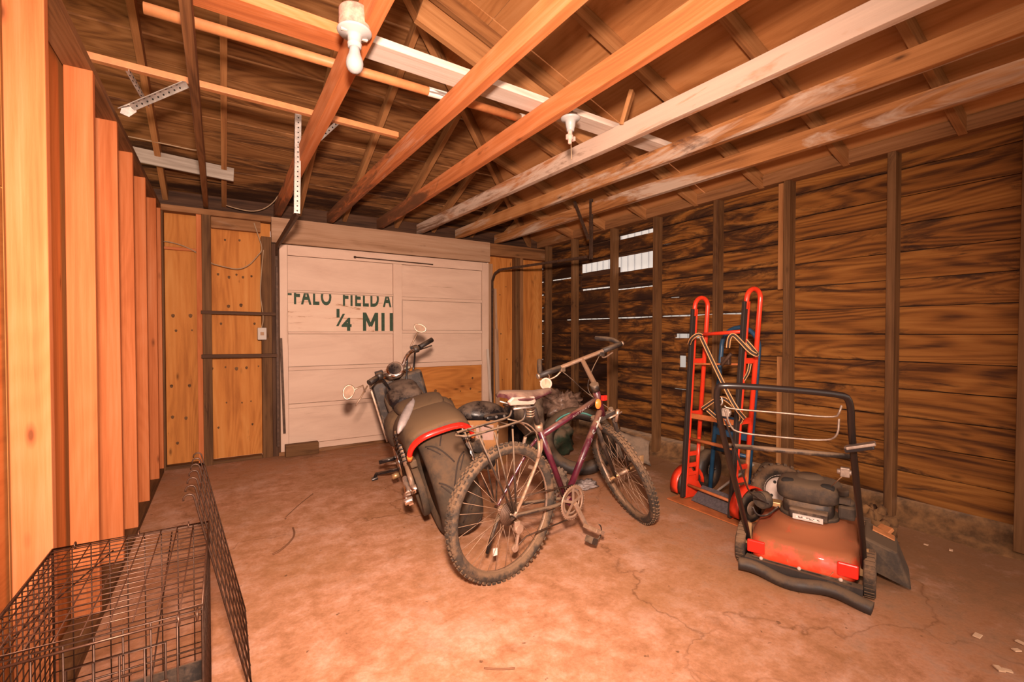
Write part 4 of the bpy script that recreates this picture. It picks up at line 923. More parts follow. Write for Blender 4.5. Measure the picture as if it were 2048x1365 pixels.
# front end, steered left
hc = V((1.16, 0, .93)); sr = math.radians(16); sd2 = V((-math.sin(sr), math.cos(sr), 0))
for y in (-1, 1): mt('fork_tube', 'chrome' if y < 0 else 'mblack', [hc+V((.06, .11*y, -.05)), V((1.70, .11*y, .33))], .024, 12)
s = MB(); s.bar(hc+V((.02, .14, -.03)), hc+V((.02, -.14, -.03)), .09, .03); s.bar(hc+V((.12, .14, -.16)), hc+V((.12, -.14, -.16)), .09, .035); mp(s, 'triple_clamp', 'chrome', bevel=.008)
s = MB(); s.ball(hc+V((.17, 0, -.10)), (.12, .095, .095), 18, 10); mp(s, 'headlamp', 'chrome')
pod('front_fender', 'gloss', [(1.42, .60, .05, .01), (1.55, .67, .07, .02), (1.70, .69, .075, .02), (1.85, .66, .07, .02), (1.95, .60, .04, .01)])
LG, RG = toL(U(738, 766, 1, 3.36)), toL(U(864, 680, 1, 3.72)); LI, RI = toL(U(760, 752, 1, 3.42)), toL(U(830, 700, 1, 3.66))
gc = toL(U(790, 738, 1, 3.50)); r1, r2 = toL(U(815, 708, 1, 3.60)), toL(U(800, 732, 1, 3.56)); l1, l2 = toL(U(770, 748, 1, 3.46)), toL(U(782, 752, 1, 3.52))
hbm = mt('handlebar', 'chrome', smooth([LI, l1, l2+V((.02, 0, -.03)), r2+V((.02, 0, -.04)), r1, RI], 2), .016, 12)
for (a, b) in ((LI, LG), (RI, RG)):
    mt('grip', 'rubberclean', [a.lerp(b, .25), b], .021, 12); s = MB(); s.ball(a.lerp(b, .05), (.035, .03, .03), 12, 8, e=.7); mp(s, 'switch_housing', 'mblack')
    dn = V((.05, 0, -.02)); mt('lever', 'mblack', smooth([a+dn*.3, a.lerp(b, .3)+dn*1.5, b+dn*1.2+V((.02, 0, -.03))], 2), .006, 8)
    s = MB(); s.box(a+V((.03, 0, .02)), (.05, .06, .03)); mp(s, 'reservoir', 'gloss', bevel=.006)
s = MB(); gn = toL(mo+V((-.35, -.75, .55)))-toL(mo); gn.normalize(); s.rev([(0, 0), (.056, 0), (.066, -.004), (.070, -.02), (.055, -.06), (0, -.065)], gc, gn, 28); gg = mp(s, 'speedometer', 'chrome')
s = MB(); s.rev([(0, .002), (.050, .002)], gc, gn, 24); s.cyl(gc+gn*.004+V((.0, .01, -.02)), gc+gn*.006+V((0, .01, -.02)), .008, 10); mp(s, 'dial', 'gloss', gg)
for (cx, cy, Y, sx, sy, stem) in ((697, 785, 3.30, .036, .050, (726, 772)), (840, 657, 3.66, .050, .032, (822, 692))):
    c = U(cx, cy, 1, Y); nd = (V((0, 0, EYE))-c).normalized(); x_, y_, z_ = nd, V((0, 0, 1)).cross(nd).normalized(), None; z_ = nd.cross(y_)
    an = math.radians(-18 if cx < 750 else -22); ya = y_*math.cos(an)+z_*math.sin(an); za = z_*math.cos(an)-y_*math.sin(an)
    rim_ = [c+ya*(sx*math.cos(a)*(1+.12*math.sin(a)))+za*(sy*math.sin(a)) for a in [2*math.pi*k/24 for k in range(24)]]
    s = MB(); s.loft([[p for p in rim_], [c+(p-c)*1.08-nd*.006 for p in rim_], [c+(p-c)*.75-nd*.022 for p in rim_], [c+(p-c)*.2-nd*.028 for p in rim_]]); s.v = [toL(p) for p in s.v]; mi = mp(s, 'mirror', 'alloy')
    s = MB(); s.add([toL(c+(p-c)*.93+nd*.0015) for p in rim_], [tuple(range(24))]); mp(s, 'mirror_glass', 'mirror', mi)
    q = U(stem[0], stem[1], 1, Y+.03); s = MB(); s.tube([toL(c-nd*.012), toL(q)]+[toL(q)+V((.01, 0, -.05))], .007, 8); mp(s, 'mirror_stem', 'alloy', mi)
mt('clutch_lever', 'alloy', [toL(U(735, 772, 1, 3.35)), toL(U(722, 795, 1, 3.33)), toL(U(711, 812, 1, 3.32))], .006, 8)
for pts in ([LI, LI+V((.08, -.05, -.12)), V((1.15, .08, .70))], [RI, RI+V((.1, .03, -.15)), V((1.12, -.06, .70))], [r1, gc+V((.05, -.04, -.2)), V((1.0, -.1, .60))]): mt('hose', 'gloss', smooth(pts, 2), .008, 8)
fo = toL(V((1.04, 3.78, .012)))
ks = mt('side_stand', 'gloss', [V((.78, .12, .22)), fo+V((.0, -.02, .03)), fo], .013, 8); s = MB(); s.box(fo, (.06, .05, .016)); mp(s, 'stand_foot', 'gloss', ks, bevel=.004)
mt('foot_peg', 'gloss', [V((.98, .16, .26)), V((.99, .31, .27))], .016, 10); mt('shift_lever', 'alloy', [V((.86, .20, .26)), V((1.05, .27, .22))], .008, 8); s = MB(); s.cyl((.70, .21, .22), (.70, .26, .22), .02, 10); mp(s, 'bolt_cap', 'gold')
# ================================================================== lawn mower
hm = V((.94, .33, 0)).normalized(); lm = V((-hm.y, hm.x, 0)); mo2 = V((2.405, 1.155, 0))
M2 = Matrix.Translation(mo2)@Matrix((hm, lm, V((0, 0, 1)))).transposed().to_4x4()
mow = thing('lawn_mower', 'dusty red push lawn mower with a black loop handle', 'lawn mower', M=M2)
def wp(s, name, m, par=None, **k): return s.build(name, M[m], par or mow, world=False, **k)
def wt(name, m, pts, r, seg=10, par=None, **k):
    s = MB(); s.tube(pts, r, seg, **k); return wp(s, name, m, par)
for (x, y, R) in ((0, .262, .103), (0, -.262, .103), (.50, .235, .095), (.50, -.235, .095)):
    s = MB(); s.rev([(R-.03, -.020), (R-.006, -.023), (R, -.016), (R, .016), (R-.006, .023), (R-.03, .020)], (x, y, R), (0, 1, 0), 36, True)
    for k in range(30):
        a = 2*math.pi*k/30; e = V((math.sin(a), 0, math.cos(a))); t_ = V((math.cos(a), 0, -math.sin(a))); X = Matrix((e, V((0, 1, 0)), t_)).transposed(); s.box(V((x, y, R))+e*(R+.001), (.004, .036, .010), 0, X)
    w_ = wp(s, 'wheel', 'rubber'); s = MB(); s.rev([(0, -.022), (.02, -.024), (.03, -.014), (R-.03, -.012), (R-.03, .012), (.03, .014), (.02, .024), (0, .022)], (x, y, R), (0, 1, 0), 24); wp(s, 'hub', 'engine', w_)
def rbox(x, z, hx0, hx1, hy, n=28, e=.35):
    cx_, hx = (hx0+hx1)/2, (hx1-hx0)/2
    return [V((cx_+hx*math.copysign(abs(math.cos(a))**e, math.cos(a)), hy*math.copysign(abs(math.sin(a))**e, math.sin(a)), z)) for a in [2*math.pi*k/n for k in range(n)]]
s = MB(); s.loft([rbox(0, .075, -.115, .56, .232), rbox(0, .10, -.118, .565, .235), rbox(0, .175, -.105, .555, .225), rbox(0, .195, -.075, .53, .205), rbox(0, .20, .0, .47, .17, e=.7), rbox(0, .235, .02, .45, .155, e=.8), rbox(0, .245, .06, .41, .12, e=.9)], cap=True); wp(s, 'deck', 'mred')
s = MB(); s.box((-.116, 0, .082), (.012, .40, .014)); wp(s, 'deck_lip', 'mblack')
for y in (-1, 1):
    s = MB(); s.box((-.112, .185*y, .137), (.016, .078, .062)); wp(s, 'corner_lens', 'mlens', bevel=.006)
for y in (-.16, .0, .16): s = MB(); s.ball((-.122, y, .09), .009, 10, 6); wp(s, 'rivet', 'hub')
s = MB(); s.tube(arc((-.113, -.04, .150), (0, 1, 0), (0, 0, 1), .10, math.pi*1.12, math.pi*1.88, 10), .004, 6, flat=(1, 1)); wp(s, 'embossed_arc', 'mred')
pts = [V((-.155+.012*math.sin(k*.9), .255-.53*k/12, .042+.010*math.sin(k*.8+1)-.012*(k/12))) for k in range(13)]
wt('rear_flap', 'rubberclean', smooth(pts, 1), .030, 12, flat=(1, 1))
s = MB(); s.bar((-.115, .23, .06), (-.115, -.24, .055), .05, .05); wp(s, 'flap_mount', 'rubberclean')
# engine
s = MB(); s.cyl((.23, 0, .24), (.23, 0, .262), .135, 30); wp(s, 'engine_base', 'engine')
s = MB(); s.ball((.24, .0, .285), (.105, .115, .06), 20, 10, e=.45); s.box((.13, -.01, .275), (.07, .17, .05)); wp(s, 'engine_block', 'mblack', bevel=.01)
s = MB(); s.ball((.24, .0, .375), (.13, .145, .058), 28, 12, e=.55); hd_ = wp(s, 'engine_shroud', 'engine')
for (x, y) in ((.165, .085), (.16, -.085)): s = MB(); s.ball((x, y, .410), (.028, .034, .022), 14, 8, e=.6); wp(s, 'vent_opening', 'hole', hd_)
s = MB(); s.rev([(0, .02), (.05, .02), (.072, .0), (.072, -.01)], (.26, 0, .425), (0, 0, 1), 28); wp(s, 'starter_cover', 'engine', hd_)
s = MB(); s.box((.092, -.01, .262), (.006, .13, .026)); wp(s, 'white_label', 'white'); s = MB(); s.box((.0885, -.01, .262), (.002, .10, .009)); wp(s, 'label_print', 'label')
s = MB(); s.cyl((.10, .175, .315), (.07, .20, .315), .045, 20); s.cyl((.07, .2, .315), (.062, .204, .315), .038, 20); wp(s, 'air_filter', 'engine')
s = MB(); s.box((.15, .16, .29), (.06, .09, .025)); wp(s, 'carburettor', 'gold', bevel=.004)
s = MB(); s.box((.22, -.165, .30), (.10, .07, .07)); s.ball((.22, -.165, .34), (.045, .035, .025), 12, 6); wp(s, 'muffler', 'engine', bevel=.012)
s = MB(); s.cyl((.17, -.15, .39), (.17, -.15, .42), .024, 16); s.box((.15, -.16, .37), (.045, .045, .025)); wp(s, 'fuel_cap', 'engine')
wt('fuel_line', 'gloss', smooth([V((.10, .12, .29)), V((.02, .16, .255)), V((-.02, .2, .26)), V((-.02, .22, .30))], 2), .005, 6)
# handle
TL, TR = V((-.655, .225, 1.0)), V((-.545, -.19, .985))
TL = M2.inverted()@U(1432, 778, 1, 1.15); TR = M2.inverted()@U(1702, 800, 1, .80)
top = smooth([V((-.03, .235, .13)), V((-.10, .238, .25)), TL+V((.05, .0, -.14)), TL+V((-.004, .0, -.0)), TL+(TR-TL)*.06+V((-.02, 0, .022)), TR+(TL-TR)*.08+V((-.02, 0, .022)), TR+V((-.004, 0, 0)), TR+V((.05, .0, -.14)), V((-.08, -.238, .25)), V((-.02, -.24, .13))], 2)
wt('handle', 'blacktube', top, .0125, 12)
def onh(z, side):  # point on a handle leg
    a, b = (V((-.06, .236, .20)), TL) if side > 0 else (V((-.04, -.239, .20)), TR)
    return a.lerp(b, (z-a.z)/(b.z-a.z))
wt('cross_bar', 'mblack', [onh(.70, 1), onh(.70, -1)], .011, 10)
W = lambda x, y, f: M2.inverted()@U(x, y, 1, 1.15+(.80-1.15)*f)
wt('bail_bar', 'wiremetal', smooth([W(1449, 812, .02), W(1455, 818, .05), W(1560, 826, .5), W(1672, 837, .95), W(1679, 825, 1), W(1683, 812, 1)], 2), .0038, 7)
wt('bail_loop', 'wiremetal', smooth([W(1450, 820, .02), W(1459, 850, .05), W(1472, 866, .1), W(1560, 875, .5), W(1655, 883, .9), W(1676, 872, 1), W(1678, 838, 1)], 2), .0038, 7)
q = W(1718, 893, 1.02); s = MB(); s.bar(q+V((0, .04, -.012)), q+V((0, -.05, .018)), .05, .012); wp(s, 'throttle_plate', 'wiremetal', bevel=.003); s = MB(); s.bar(q+V((.0, .045, -.02)), q+V((0, -.045, .008)), .04, .022); wp(s, 'throttle_box', 'gloss', bevel=.004)
for f, xx, yy in ((1, 1690, 945), (0, 1452, 825)):
    q = W(xx, yy, f); s = MB(); s.box(q, (.022, .03, .035)); s.cyl(q-V((0, .02, 0)), q+V((0, .025, 0)), .010, 10); wp(s, 'handle_bolt', 'wiremetal', bevel=.003)
wt('starter_cord', 'cable', [W(1688, 950, .98), V((.16, -.10, .425))], .0018, 5)
wt('throttle_cable', 'gloss', smooth([W(1450, 830, .02)+V((.0, 0, -.02)), W(1470, 905, .05)+V((.02, .0, 0)), W(1483, 990, .06)+V((.1, 0, 0)), V((-.02, .22, .36)), V((.05, .16, .31))], 2), .004, 6)
s = MB(); s.bar((-.03, .236, .11), (-.03, .236, .22), .03, .006, (1, 0, 0)); wp(s, 'handle_bracket', 'gold'); s = MB(); s.bar((-.02, -.242, .09), (-.02, -.242, .22), .03, .006, (1, 0, 0)); wp(s, 'handle_bracket', 'gold')
# side discharge chute
q = [V((.10, -.235, .23)), V((.36, -.235, .23)), V((.34, -.36, .18)), V((.12, -.36, .18)), V((.10, -.235, .09)), V((.36, -.235, .09)), V((.36, -.41, .03)), V((.11, -.41, .03))]
s = MB(); s.add(q, [(0, 1, 2, 3), (0, 3, 7, 4), (1, 5, 6, 2), (3, 2, 6, 7), (0, 4, 5, 1)]); wp(s, 'discharge_chute', 'engine', bevel=.01)
s = MB(); s.box((.28, -.31, .206), (.06, .09, .006), 0, Matrix.Rotation(.35, 3, 'X')); wp(s, 'warning_label', 'pole')
# ================================================================== red appliance hand truck
hb_, ht_ = {}, {}
hb_[1], ht_[1] = V((2.768, 2.135, .0)), V((2.835, 2.105, 1.37)); hb_[-1], ht_[-1] = V((2.715, 1.737, .0)), V((2.80, 1.70, 1.40))
acr = (hb_[1]-hb_[-1]).normalized(); dpv = V((acr.y, -acr.x, 0)); dpv = dpv if dpv.x > 0 else -dpv
tr = thing('hand_truck', 'bright red tall hand truck with looped handles and wrapped straps', 'hand truck', (2.80, 1.93, 0))
for sd in (-1, 1):
    a, b = hb_[sd], ht_[sd]; upx = (b-a).normalized()
    s = MB(); s.bar(a+upx*.03, b, .022, .034, dpv); s.build('skid_strip', M['blackstrip'], tr, bevel=.003)
    s = MB(); s.bar(a+upx*.03+dpv*.024, b+dpv*.024, .026, .014, dpv); s.build('side_rail', M['red'], tr, bevel=.002)
    r = .062; c = b+dpv*(r+.012)+upx*.02; pts = [b-upx*.05+dpv*.012]+arc(c, -dpv, upx, r, 0, math.pi, 12)+[a.lerp(b, .33)+dpv*(2*r+.0)]
    tb('handle_tube', 'red', tr, pts, .0155, 12)
    tb('lower_tube', 'redd' if sd < 0 else 'red', tr, [a.lerp(b, .34)+dpv*(2*r), a.lerp(b, .10)+dpv*(2*r)+V((.0, 0, 0))], .0125, 12)
    for f in ((.73, .035), (.455, .04), (.245, .03), (.185, .03), (.14, .025)):
        s = MB(); p = a.lerp(b, f[0]); s.bar(p+dpv*.02, p+dpv*(2*r), .016, f[1]); s.build('side_plate', M['red'], tr, bevel=.002)
def hx(f, off): return hb_[1].lerp(ht_[1], f)+dpv*off, hb_[-1].lerp(ht_[-1], f)+dpv*off
for (f, off, r, m) in ((.865, .03, .012, 'red'), (.325, .03, .012, 'redd'), (.085, .03, .010, 'redd')): tb('cross_tube', m, tr, list(hx(f, off)), r, 12)
for (f, h, m) in ((.715, .012, 'redd'), (.445, .035, 'redd')): a, b = hx(f, .03); s = MB(); s.bar(a, b, .014, h); s.build('cross_bar', M[m], tr, bevel=.002)
s = MB(); q = [V((2.70, 2.215, .004)), V((2.684, 1.665, .004)), V((2.87, 1.64, .004)), V((2.93, 2.21, .004))]; s.add(q+[p+V((0, 0, .007)) for p in q], [(3, 2, 1, 0), (4, 5, 6, 7), (0, 1, 5, 4), (1, 2, 6, 5), (2, 3, 7, 6), (3, 0, 4, 7)]); s.build('toe_plate', M['redd'], tr)
for sd in (-1, 1):
    a = hb_[sd]+dpv*.10-acr*(0); c = V((a.x, a.y, .10)); off = acr*(sd*.055)
    s = MB(); X0 = c+off
    sec = []
    for k in range(13):
        an = -.35+math.pi*1.12*k/12; p = X0-dpv*(math.cos(an)*.135)+V((0, 0, math.sin(an)*.135)); sec.append([p-acr*.032, p+acr*.032, p+acr*.032+(X0-p)*.06, p-acr*.032+(X0-p)*.06])
    s.loft(sec); s.prism([(0, 0), (0, .21), (.06, .21), (.16, .06), (.12, 0)], -.002, .002, lambda a_, b_, t_: hb_[sd]+dpv*(a_+.02)+V((0, 0, b_+.02))+acr*(t_)); s.build('wheel_guard', M['red'], tr)
    s = MB(); s.rev([(.045, -.024), (.085, -.027), (.096, -.018), (.096, .018), (.085, .027), (.045, .024)], X0, acr, 32, True); w_ = s.build('wheel', M['rubberclean'], tr)
    s = MB(); s.rev([(0, .026), (.018, .03), (.022, .02), (.045, .024), (.047, .0), (.045, -.024), (.022, -.02), (.018, -.03), (0, -.026)], X0, acr, 24); s.build('hub', M['alloy'], w_)
s = MB(); a, b = V((2.79, 2.08, .02)), V((2.76, 1.76, .02)); s.add([a, b, b+dpv*.11+V((0, 0, .09)), a+dpv*.11+V((0, 0, .09))], [(0, 1, 2, 3)]); s.build('grey_mat', M['bluebag'] if False else plain('grey mesh mat', (.10, .08, .085), .8, var=.3, sc=60), tr, solid=.006)
# straps wound round the truck
def strap(name, label, pts, w=.028, X=2.74):
    P_ = smooth([U(x, y, 0, X+o) for x, y, o in pts], 2); n = len(P_); s = MB()
    for (a, b, m) in ((-.5, .5, 0), (-.42, -.24, 1), (.24, .42, 1)):
        s.m = m; L, R_ = [], []; vs = []
        for i, p in enumerate(P_):
            t_ = (P_[min(i+1, n-1)]-P_[max(i-1, 0)]).normalized(); vw = (V((0, 0, EYE))-p).normalized(); sd = t_.cross(vw).normalized(); e = vw*(.0022*m)
            vs += [p+sd*(a*w)+e, p+sd*(b*w)+e, p+sd*(b*w)+e-vw*.002, p+sd*(a*w)+e-vw*.002]
        s.add(vs, [(4*i+j, 4*i+(j+1) % 4, 4*i+4+(j+1) % 4, 4*i+4+j) for i in range(n-1) for j in range(4)])
    return tag(s.build(name, [M['strapk'], M['strapo']]), label, 'strap', 'black and orange straps')
strap('webbing_strap', 'black and orange strap running diagonally down the red hand truck', [(1402, 674, -.01), (1440, 755, -.03), (1470, 815, -.03), (1490, 838, -.02)])
strap('webbing_strap', 'black and orange strap looped over the top cross tube by the right handle', [(1456, 696, .0), (1458, 676, -.02), (1466, 668, -.02), (1480, 682, -.02), (1500, 704, -.03), (1516, 712, -.01), (1512, 705, .08), (1490, 680, .06)])
strap('webbing_strap', 'black and orange strap wrapped round the left rail of the red hand truck', [(1378, 690, .03), (1382, 678, -.03), (1396, 668, -.03), (1404, 672, .0)])
strap('webbing_strap', 'black and orange strap crossing low behind the mower handle', [(1404, 818, .05), (1440, 793, .02), (1462, 806, .02), (1488, 836, .0), (1470, 856, .05), (1440, 842, .06), (1415, 820, .05)])
strap('webbing_strap', 'black and orange strap end hanging by the right tube of the red hand truck', [(1500, 728, .05), (1497, 745, .04), (1488, 760, .05), (1478, 775, .06)], .02)
s = MB(); c = U(1452, 722, 0, 2.79); s.box(c, (.03, .06, .05)); s.tube([c+V((-.02, .02, -.03)), c+V((-.02, -.05, .05))], .012, 8); tag(s.build('ratchet_buckle', M['rust'], bevel=.004), 'rusty ratchet buckle tangled in the straps at the top', 'buckle')
s = MB(); c = U(1443, 795, 0, 2.72); hk = [c, c+V((0, -.01, -.04)), c+V((0, .02, -.06)), c+V((0, .0, -.09)), c+V((0, -.03, -.08))]; s.tube(smooth(hk, 2), .005, 8); tag(s.build('strap_hook', M['steel']), 'pale metal hook dangling among the straps', 'hook')
# ================================================================== blue hand truck behind
t = thing('hand_truck', 'dark blue hand truck standing behind the red one', 'hand truck', (3.1, 1.95, 0))
bA, bB = V((3.03, 2.10, .03)), V((3.13, 2.08, 1.10)); cA, cB = V((3.0, 1.80, .03)), V((3.13, 1.80, 1.10))
top = [bA, bB]+arc(bB.lerp(cB, .5), (bB-cB).normalized(), (0, 0, 1), (bB-cB).length/2, .1, math.pi-.1, 10)+[cB, cA]
tb('frame_tube', 'blue', t, top, .016, 12)
for z in (.52, .30): tb('cross_tube', 'blue', t, [bA.lerp(bB, z), cA.lerp(cB, z)], .013, 10)
s = MB(); s.bar(bA.lerp(bB, .42), cA.lerp(cB, .42), .01, .05); s.build('cross_plate', M['blue'], t)
s = MB(); s.b2((2.92, 1.80, .015), (3.03, 2.10, .024)); s.build('toe_plate', M['blue'], t)
for (y, nm) in ((2.19, 1), (1.74, 0)):
    c = V((3.14, y, .16)); s = MB(); s.rev([(.06, -.03), (.13, -.035), (.155, -.02), (.155, .02), (.13, .035), (.06, .03)], c, (-.1, 1, 0), 36, True)
    w_ = s.build('wheel', M['rubberclean'], t); s = MB(); s.rev([(0, -.03), (.06, -.02), (.06, .02), (0, .03)], c, (-.1, 1, 0), 20)
    for k in range(5): a = 2*math.pi*k/5; s.ball(c+V((math.cos(a)*.04, -.03, math.sin(a)*.04)), .007, 8, 6)
    s.build('hub', M['mblack'], w_)
tb('diagonal_stay', 'grey', t, [V((2.98, 2.02, .06)), V((3.08, 1.80, .30))], .009, 8)
# ================================================================== big spare wheel behind the mower
wc, wa = V((3.04, 1.60, .178)), V((-.70, -.62, .30)).normalized()
t = thing('spare_wheel', 'fat black tyre on a white hub propped behind the mower', 'wheel', V((wc.x, wc.y, 0)))
s = MB(); P_ = [(.128+.044*math.cos(a), .045*math.sin(a)) for a in [2*math.pi*k/14 for k in range(14)]]; s.rev(P_, wc, wa, 40, True)
for k in range(26):
    a = 2*math.pi*k/26; u_ = V((0, 0, 1)); y_ = (u_-wa*u_.dot(wa)).normalized(); z_ = wa.cross(y_); e = y_*math.cos(a)+z_*math.sin(a); tg = z_*math.cos(a)-y_*math.sin(a)
    for h in (-.022, .022): s.box(wc+e*.168+wa*h+tg*(.008 if h > 0 else 0), (.014, .018, .03), 0, Matrix((e, tg, wa)).transposed())
s.build('tire', M['rubber'], t)
s = MB(); s.rev([(0, .030), (.03, .030), (.04, .012), (.085, .010), (.10, .035), (.105, .03), (.10, -.03), (0, -.03)], wc, wa, 32); h_ = s.build('hub', M['hub'], t)
s = MB(); s.cyl(wc+wa*.03, wc+wa*.055, .016, 12); s.build('hub_cap', M['rust'], h_)
for k in range(4):
    a = 2*math.pi*k/4+.5; y_ = (V((0, 0, 1))-wa*wa.z).normalized(); z_ = wa.cross(y_); p = wc+(y_*math.cos(a)+z_*math.sin(a))*.062; s = MB(); s.cyl(p+wa*.012, p+wa*.0145, .010, 10); s.build('hub_hole', M['hole'], h_)
# ================================================================== cardboard box with motorcycle parts
bc0 = V((2.02, 3.46, 0)); e1 = V((-.87, .50, 0)).normalized(); e2 = V((.72, .69, 0)).normalized(); bh = .44; la, lb = .36, .34
t = thing('cardboard_box', 'open brown cardboard box behind the motorcycle tyre', 'box', bc0+e1*la/2+e2*lb/2)
s = MB(); F = lambda a, b, z: bc0+e1*a+e2*b+V((0, 0, z)); th = .006
for (a0, a1, b0, b1) in ((0, la, 0, th), (0, la, lb-th, lb), (0, th, th, lb-th), (la-th, la, th, lb-th)):
    q = [F(a0, b0, 0), F(a1, b0, 0), F(a1, b1, 0), F(a0, b1, 0)]; s.add(q+[p+V((0, 0, bh)) for p in q], [(3, 2, 1, 0), (4, 5, 6, 7), (0, 1, 5, 4), (1, 2, 6, 5), (2, 3, 7, 6), (3, 0, 4, 7)])
q = [F(0, 0, 0), F(la, 0, 0), F(la, lb, 0), F(0, lb, 0)]; s.add(q+[p+V((0, 0, .006)) for p in q], [(3, 2, 1, 0), (4, 5, 6, 7)])
s.build('carton', M['card'], t)
for (a0, a1) in ((.04, .19), (.215, .245)):
    q = [F(a0, -.0012, .27 if a0 < .1 else .31), F(a1, -.0012, .27 if a0 < .1 else .31), F(a1, -.0012, .40), F(a0, -.0012, .40)]; s = MB(); s.add(q+[p+e2*.001 for p in q], [(0, 1, 2, 3), (7, 6, 5, 4)]); s.build('shipping_label', M['pinkbag'], t)
# black shell lying in the box
cs = F(la/2, lb/2, bh); s = MB(); secs = []
for k in range(13):
    f = k/12*2-1; w_ = .165*(1-f*f)**.8+.003; h_ = .145*(1-f*f)**.7+.003; cp = cs+e1*(-f*.0)+V((-.30*f*-1*.9 if False else .27*f, -.06*f, .0-.03*f))
    nrm = V((.2, .98, 0)); secs.append([cp+nrm*(w_*math.cos(a))*.8+V((0, 0, h_*max(-.12, math.sin(a)))) for a in [2*math.pi*j/16 for j in range(16)]])
s.loft(secs); tag(s.build('plastic_shell', M['gloss']), 'glossy black motorcycle shell resting in the cardboard box', 'motorcycle part')
s = MB(); c = cs+V((.06, -.13, .015)); s.ball(c, (.13, .05, .035), 18, 8, e=.6); o = tag(s.build('lamp_pod', M['gloss']), 'small black pod with two round screws at the rim of the cardboard box', 'motorcycle part')
for dx in (-.03, .05): s = MB(); s.cyl(c+V((dx, -.048, .01)), c+V((dx, -.054, .012)), .012, 12); s.build('screw', M['steel'], o)
# ================================================================== heap between the bicycle and the right wall
t = thing('worn_tyre', 'black tyre with a thin teal stripe lying in the heap by the wall', 'tyre', (2.75, 3.3, 0))
c = V((2.62, 3.10, .27)); ax = V((-.45, -.60, .66)).normalized()
s = MB(); s.rev([(.27+.055*math.cos(a), .05*math.sin(a)) for a in [2*math.pi*k/14 for k in range(14)]], c, ax, 48, True); s.build('tire', M['rubberclean'], t)
s = MB(); s.rev([(.236, .046), (.246, .0525), (.251, .0525), (.238, .045)], c, ax, 30, True, a0=.1, a1=1.6, up=(.6, -.3, 1)); s.build('stripe', M['teal'], t)
def blob(name, m, label, cat, c, r, seed, amp=.35, fr=2.2, seg=36, e=.8):
    s = MB(); s.ball((0, 0, 0), (1, 1, 1), seg, seg//2, e=e); out = []
    for p in s.v:
        d = p.normalized() if p.length else p; n_ = noise.noise(d*fr+V((seed, 0, 0)))+.5*noise.noise(d*fr*2.7+V((0, seed, 0)))+.25*noise.noise(d*fr*6+V((0, 0, seed)))
        q = p*(1+amp*n_); w = V(c)+V((q.x*r[0], q.y*r[1], q.z*r[2])); w.z = max(w.z, .006); out.append(w)
    s.v = out; return tag(s.build(name, M[m]), label, cat)
blob('plastic_sheet', 'plastic', 'crumpled pinkish plastic sheet on top of the heap behind the bicycle', 'plastic sheet', (2.90, 3.66, .47), (.20, .14, .12), 3, .7, 3)
blob('dusty_hood', 'tarp', 'grey dusty hood-shaped cover beside the bicycle saddle', 'cover', (2.27, 3.35, .50), (.12, .13, .17), 5, .22, 1.4)
blob('trash_bag', 'greenp', 'dark green trash bag slumped under the bicycle top tube', 'bag', (2.70, 3.62, .15), (.24, .14, .17), 8, .35, 2.5)
blob('rag', 'tarp', 'small dusty rag on the floor behind the bicycle down tube', 'rag', (2.15, 2.82, .06), (.09, .08, .10), 12, .5, 3)
blob('plastic_bag', 'bluebag', 'crumpled pale bag on the floor behind the bicycle front wheel', 'bag', (2.36, 2.72, .025), (.10, .06, .03), 15, .6, 4)
blob('black_bin_bag', 'gloss', 'black bag low behind the bicycle seat tube', 'bag', (2.50, 3.95, .24), (.15, .13, .26), 21, .35, 2)
# stiff dusty grey board draped at the foot of the right wall
s = MB(); n1, n2 = 14, 8; pa, pb_, pc_, pd_ = U(1195, 845, 0, 3.0), U(1300, 884, 0, 3.25), U(1306, 932, 0, 3.22), U(1200, 905, 0, 2.95); vs = []
for i in range(n1+1):
    for j in range(n2+1):
        a, b = i/n1, j/n2; p = pa.lerp(pb_, a).lerp(pd_.lerp(pc_, a), b); nn = .03*noise.noise(V((a*4, b*3, 2)))+.015*noise.noise(V((a*11, b*9, 5))); vs.append(p+V((-nn-.04*math.sin(b*2.5), 0, max(nn, -.01))))
s.add(vs, [(i*(n2+1)+j, (i+1)*(n2+1)+j, (i+1)*(n2+1)+j+1, i*(n2+1)+j+1) for i in range(n1) for j in range(n2)], None, True)
tag(s.build('dusty_tarp', M['tarp'], solid=.012), 'stiff dusty grey tarp leaning at the foot of the right wall', 'tarp')
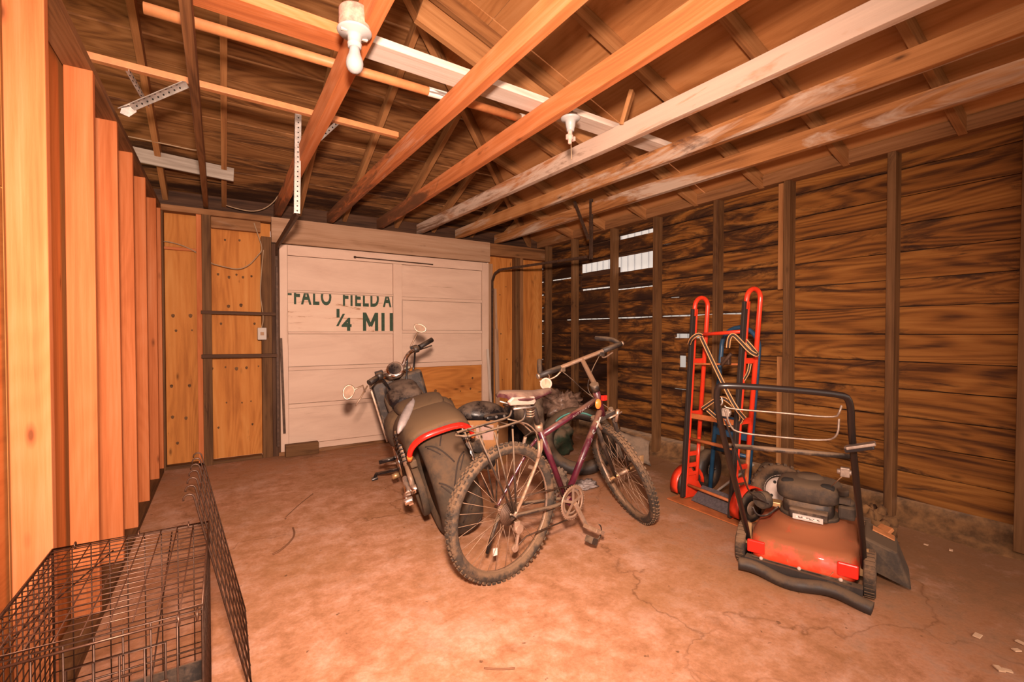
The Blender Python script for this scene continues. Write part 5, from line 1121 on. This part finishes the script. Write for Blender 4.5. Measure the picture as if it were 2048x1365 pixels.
# ================================================================== litter
def lit(name, label, cat, pts, r, m='twig'): return tag(tb(name, m, None, smooth(pts, 2), r, 6), label, cat)
lit('twig', 'curved brown twig on the open floor left of the motorcycle', 'twig', [fl0+V((0, 0, .005)) for fl0 in (U(586, 1058, 2, 0), U(590, 1070, 2, 0), U(582, 1085, 2, 0), U(560, 1104, 2, 0), U(546, 1111, 2, 0))], .005)
lit('twig', 'thin straight twig near the motorcycle side stand', 'twig', [U(626, 988, 2, .003), U(600, 1008, 2, .003), U(571, 1035, 2, .003)], .0025)
lit('twig', 'short twig at the bottom middle of the floor', 'twig', [U(968, 1337, 2, .004), U(1000, 1340, 2, .003), U(1030, 1337, 2, .006)], .003)
for i, (x, y, w_) in enumerate(((1955, 1272, .022), (2042, 1286, .018), (2033, 1301, .016), (1998, 1338, .02), (2015, 1342, .016), (1902, 1101, .015), (1852, 1090, .012))):
    c = U(x, y, 2, .004); s = MB(); s.box(c, (w_*1.6, w_, .005), 0, Matrix.Rotation(i*1.3, 3, 'Z')); tag(s.build('wood_chip', M['chip'], bevel=.001), 'pale wood chip on the floor by the right wall', 'wood chip', 'wood chips by the right wall')
s = MB(); c = V((2.98, 1.10, .03)); s.bar(c, c+V((.12, -.05, .10)), .07, .02); tag(s.build('timber_scrap', M['pole'], bevel=.003), 'orange timber scrap behind the mower chute', 'scrap')
blob('leaf_litter', 'soil', 'dark clump of debris behind the mower chute', 'debris', (3.22, 1.16, .04), (.10, .10, .12), 31, .6, 3)
# ================================================================== outside, light
s = MB(); s.b2((6.2, 1.5, 0), (6.25, 9.5, 3.3))
for i in range(50): s.b2((6.18, 1.5+i*.16, 0), (6.2, 1.515+i*.16, 3.3))
sd = tag(s.build('house_siding', M['siding']), 'white siding of the neighbouring house seen through the wall gaps', 'siding')
s = MB(); s.b2((-40, -40, -.3), (40, 40, -.13)); struct(s.build('outside_ground', plain('outside ground', (.25, .22, .12), .9)))  # ground plane outside the garage
w = bpy.data.worlds.new('world'); SC.world = w; w.use_nodes = True
bg = w.node_tree.nodes['Background']; bg.inputs[0].default_value = (1.0, .78, .65, 1); bg.inputs[1].default_value = 2.2
def lamp(name, kind, loc, e, c, size=.2, tgt=None):
    l = bpy.data.lights.new(name, kind); l.energy = e; l.color = c
    if kind == 'AREA': l.size = size
    else: l.shadow_soft_size = size
    o = bpy.data.objects.new(name, l); COL.objects.link(o); o.location = loc
    if tgt: o.rotation_euler = (V(tgt)-V(loc)).to_track_quat('-Z', 'Y').to_euler()
    return o
fl_ = lamp('camera_flash', 'SPOT', (0, -.02, 1.52), 790, (1, .735, .59), .07, (1.75, 3.8, 1.1)); fl_.data.spot_size = math.radians(128); fl_.data.spot_blend = 1
SC.view_settings.view_transform = 'Standard'; SC.view_settings.look = 'None'; SC.view_settings.gamma = 1; SC.view_settings.use_curve_mapping = False
SC.cycles.diffuse_bounces = 1
SC.view_settings.exposure = .0
bpy.context.view_layer.update()
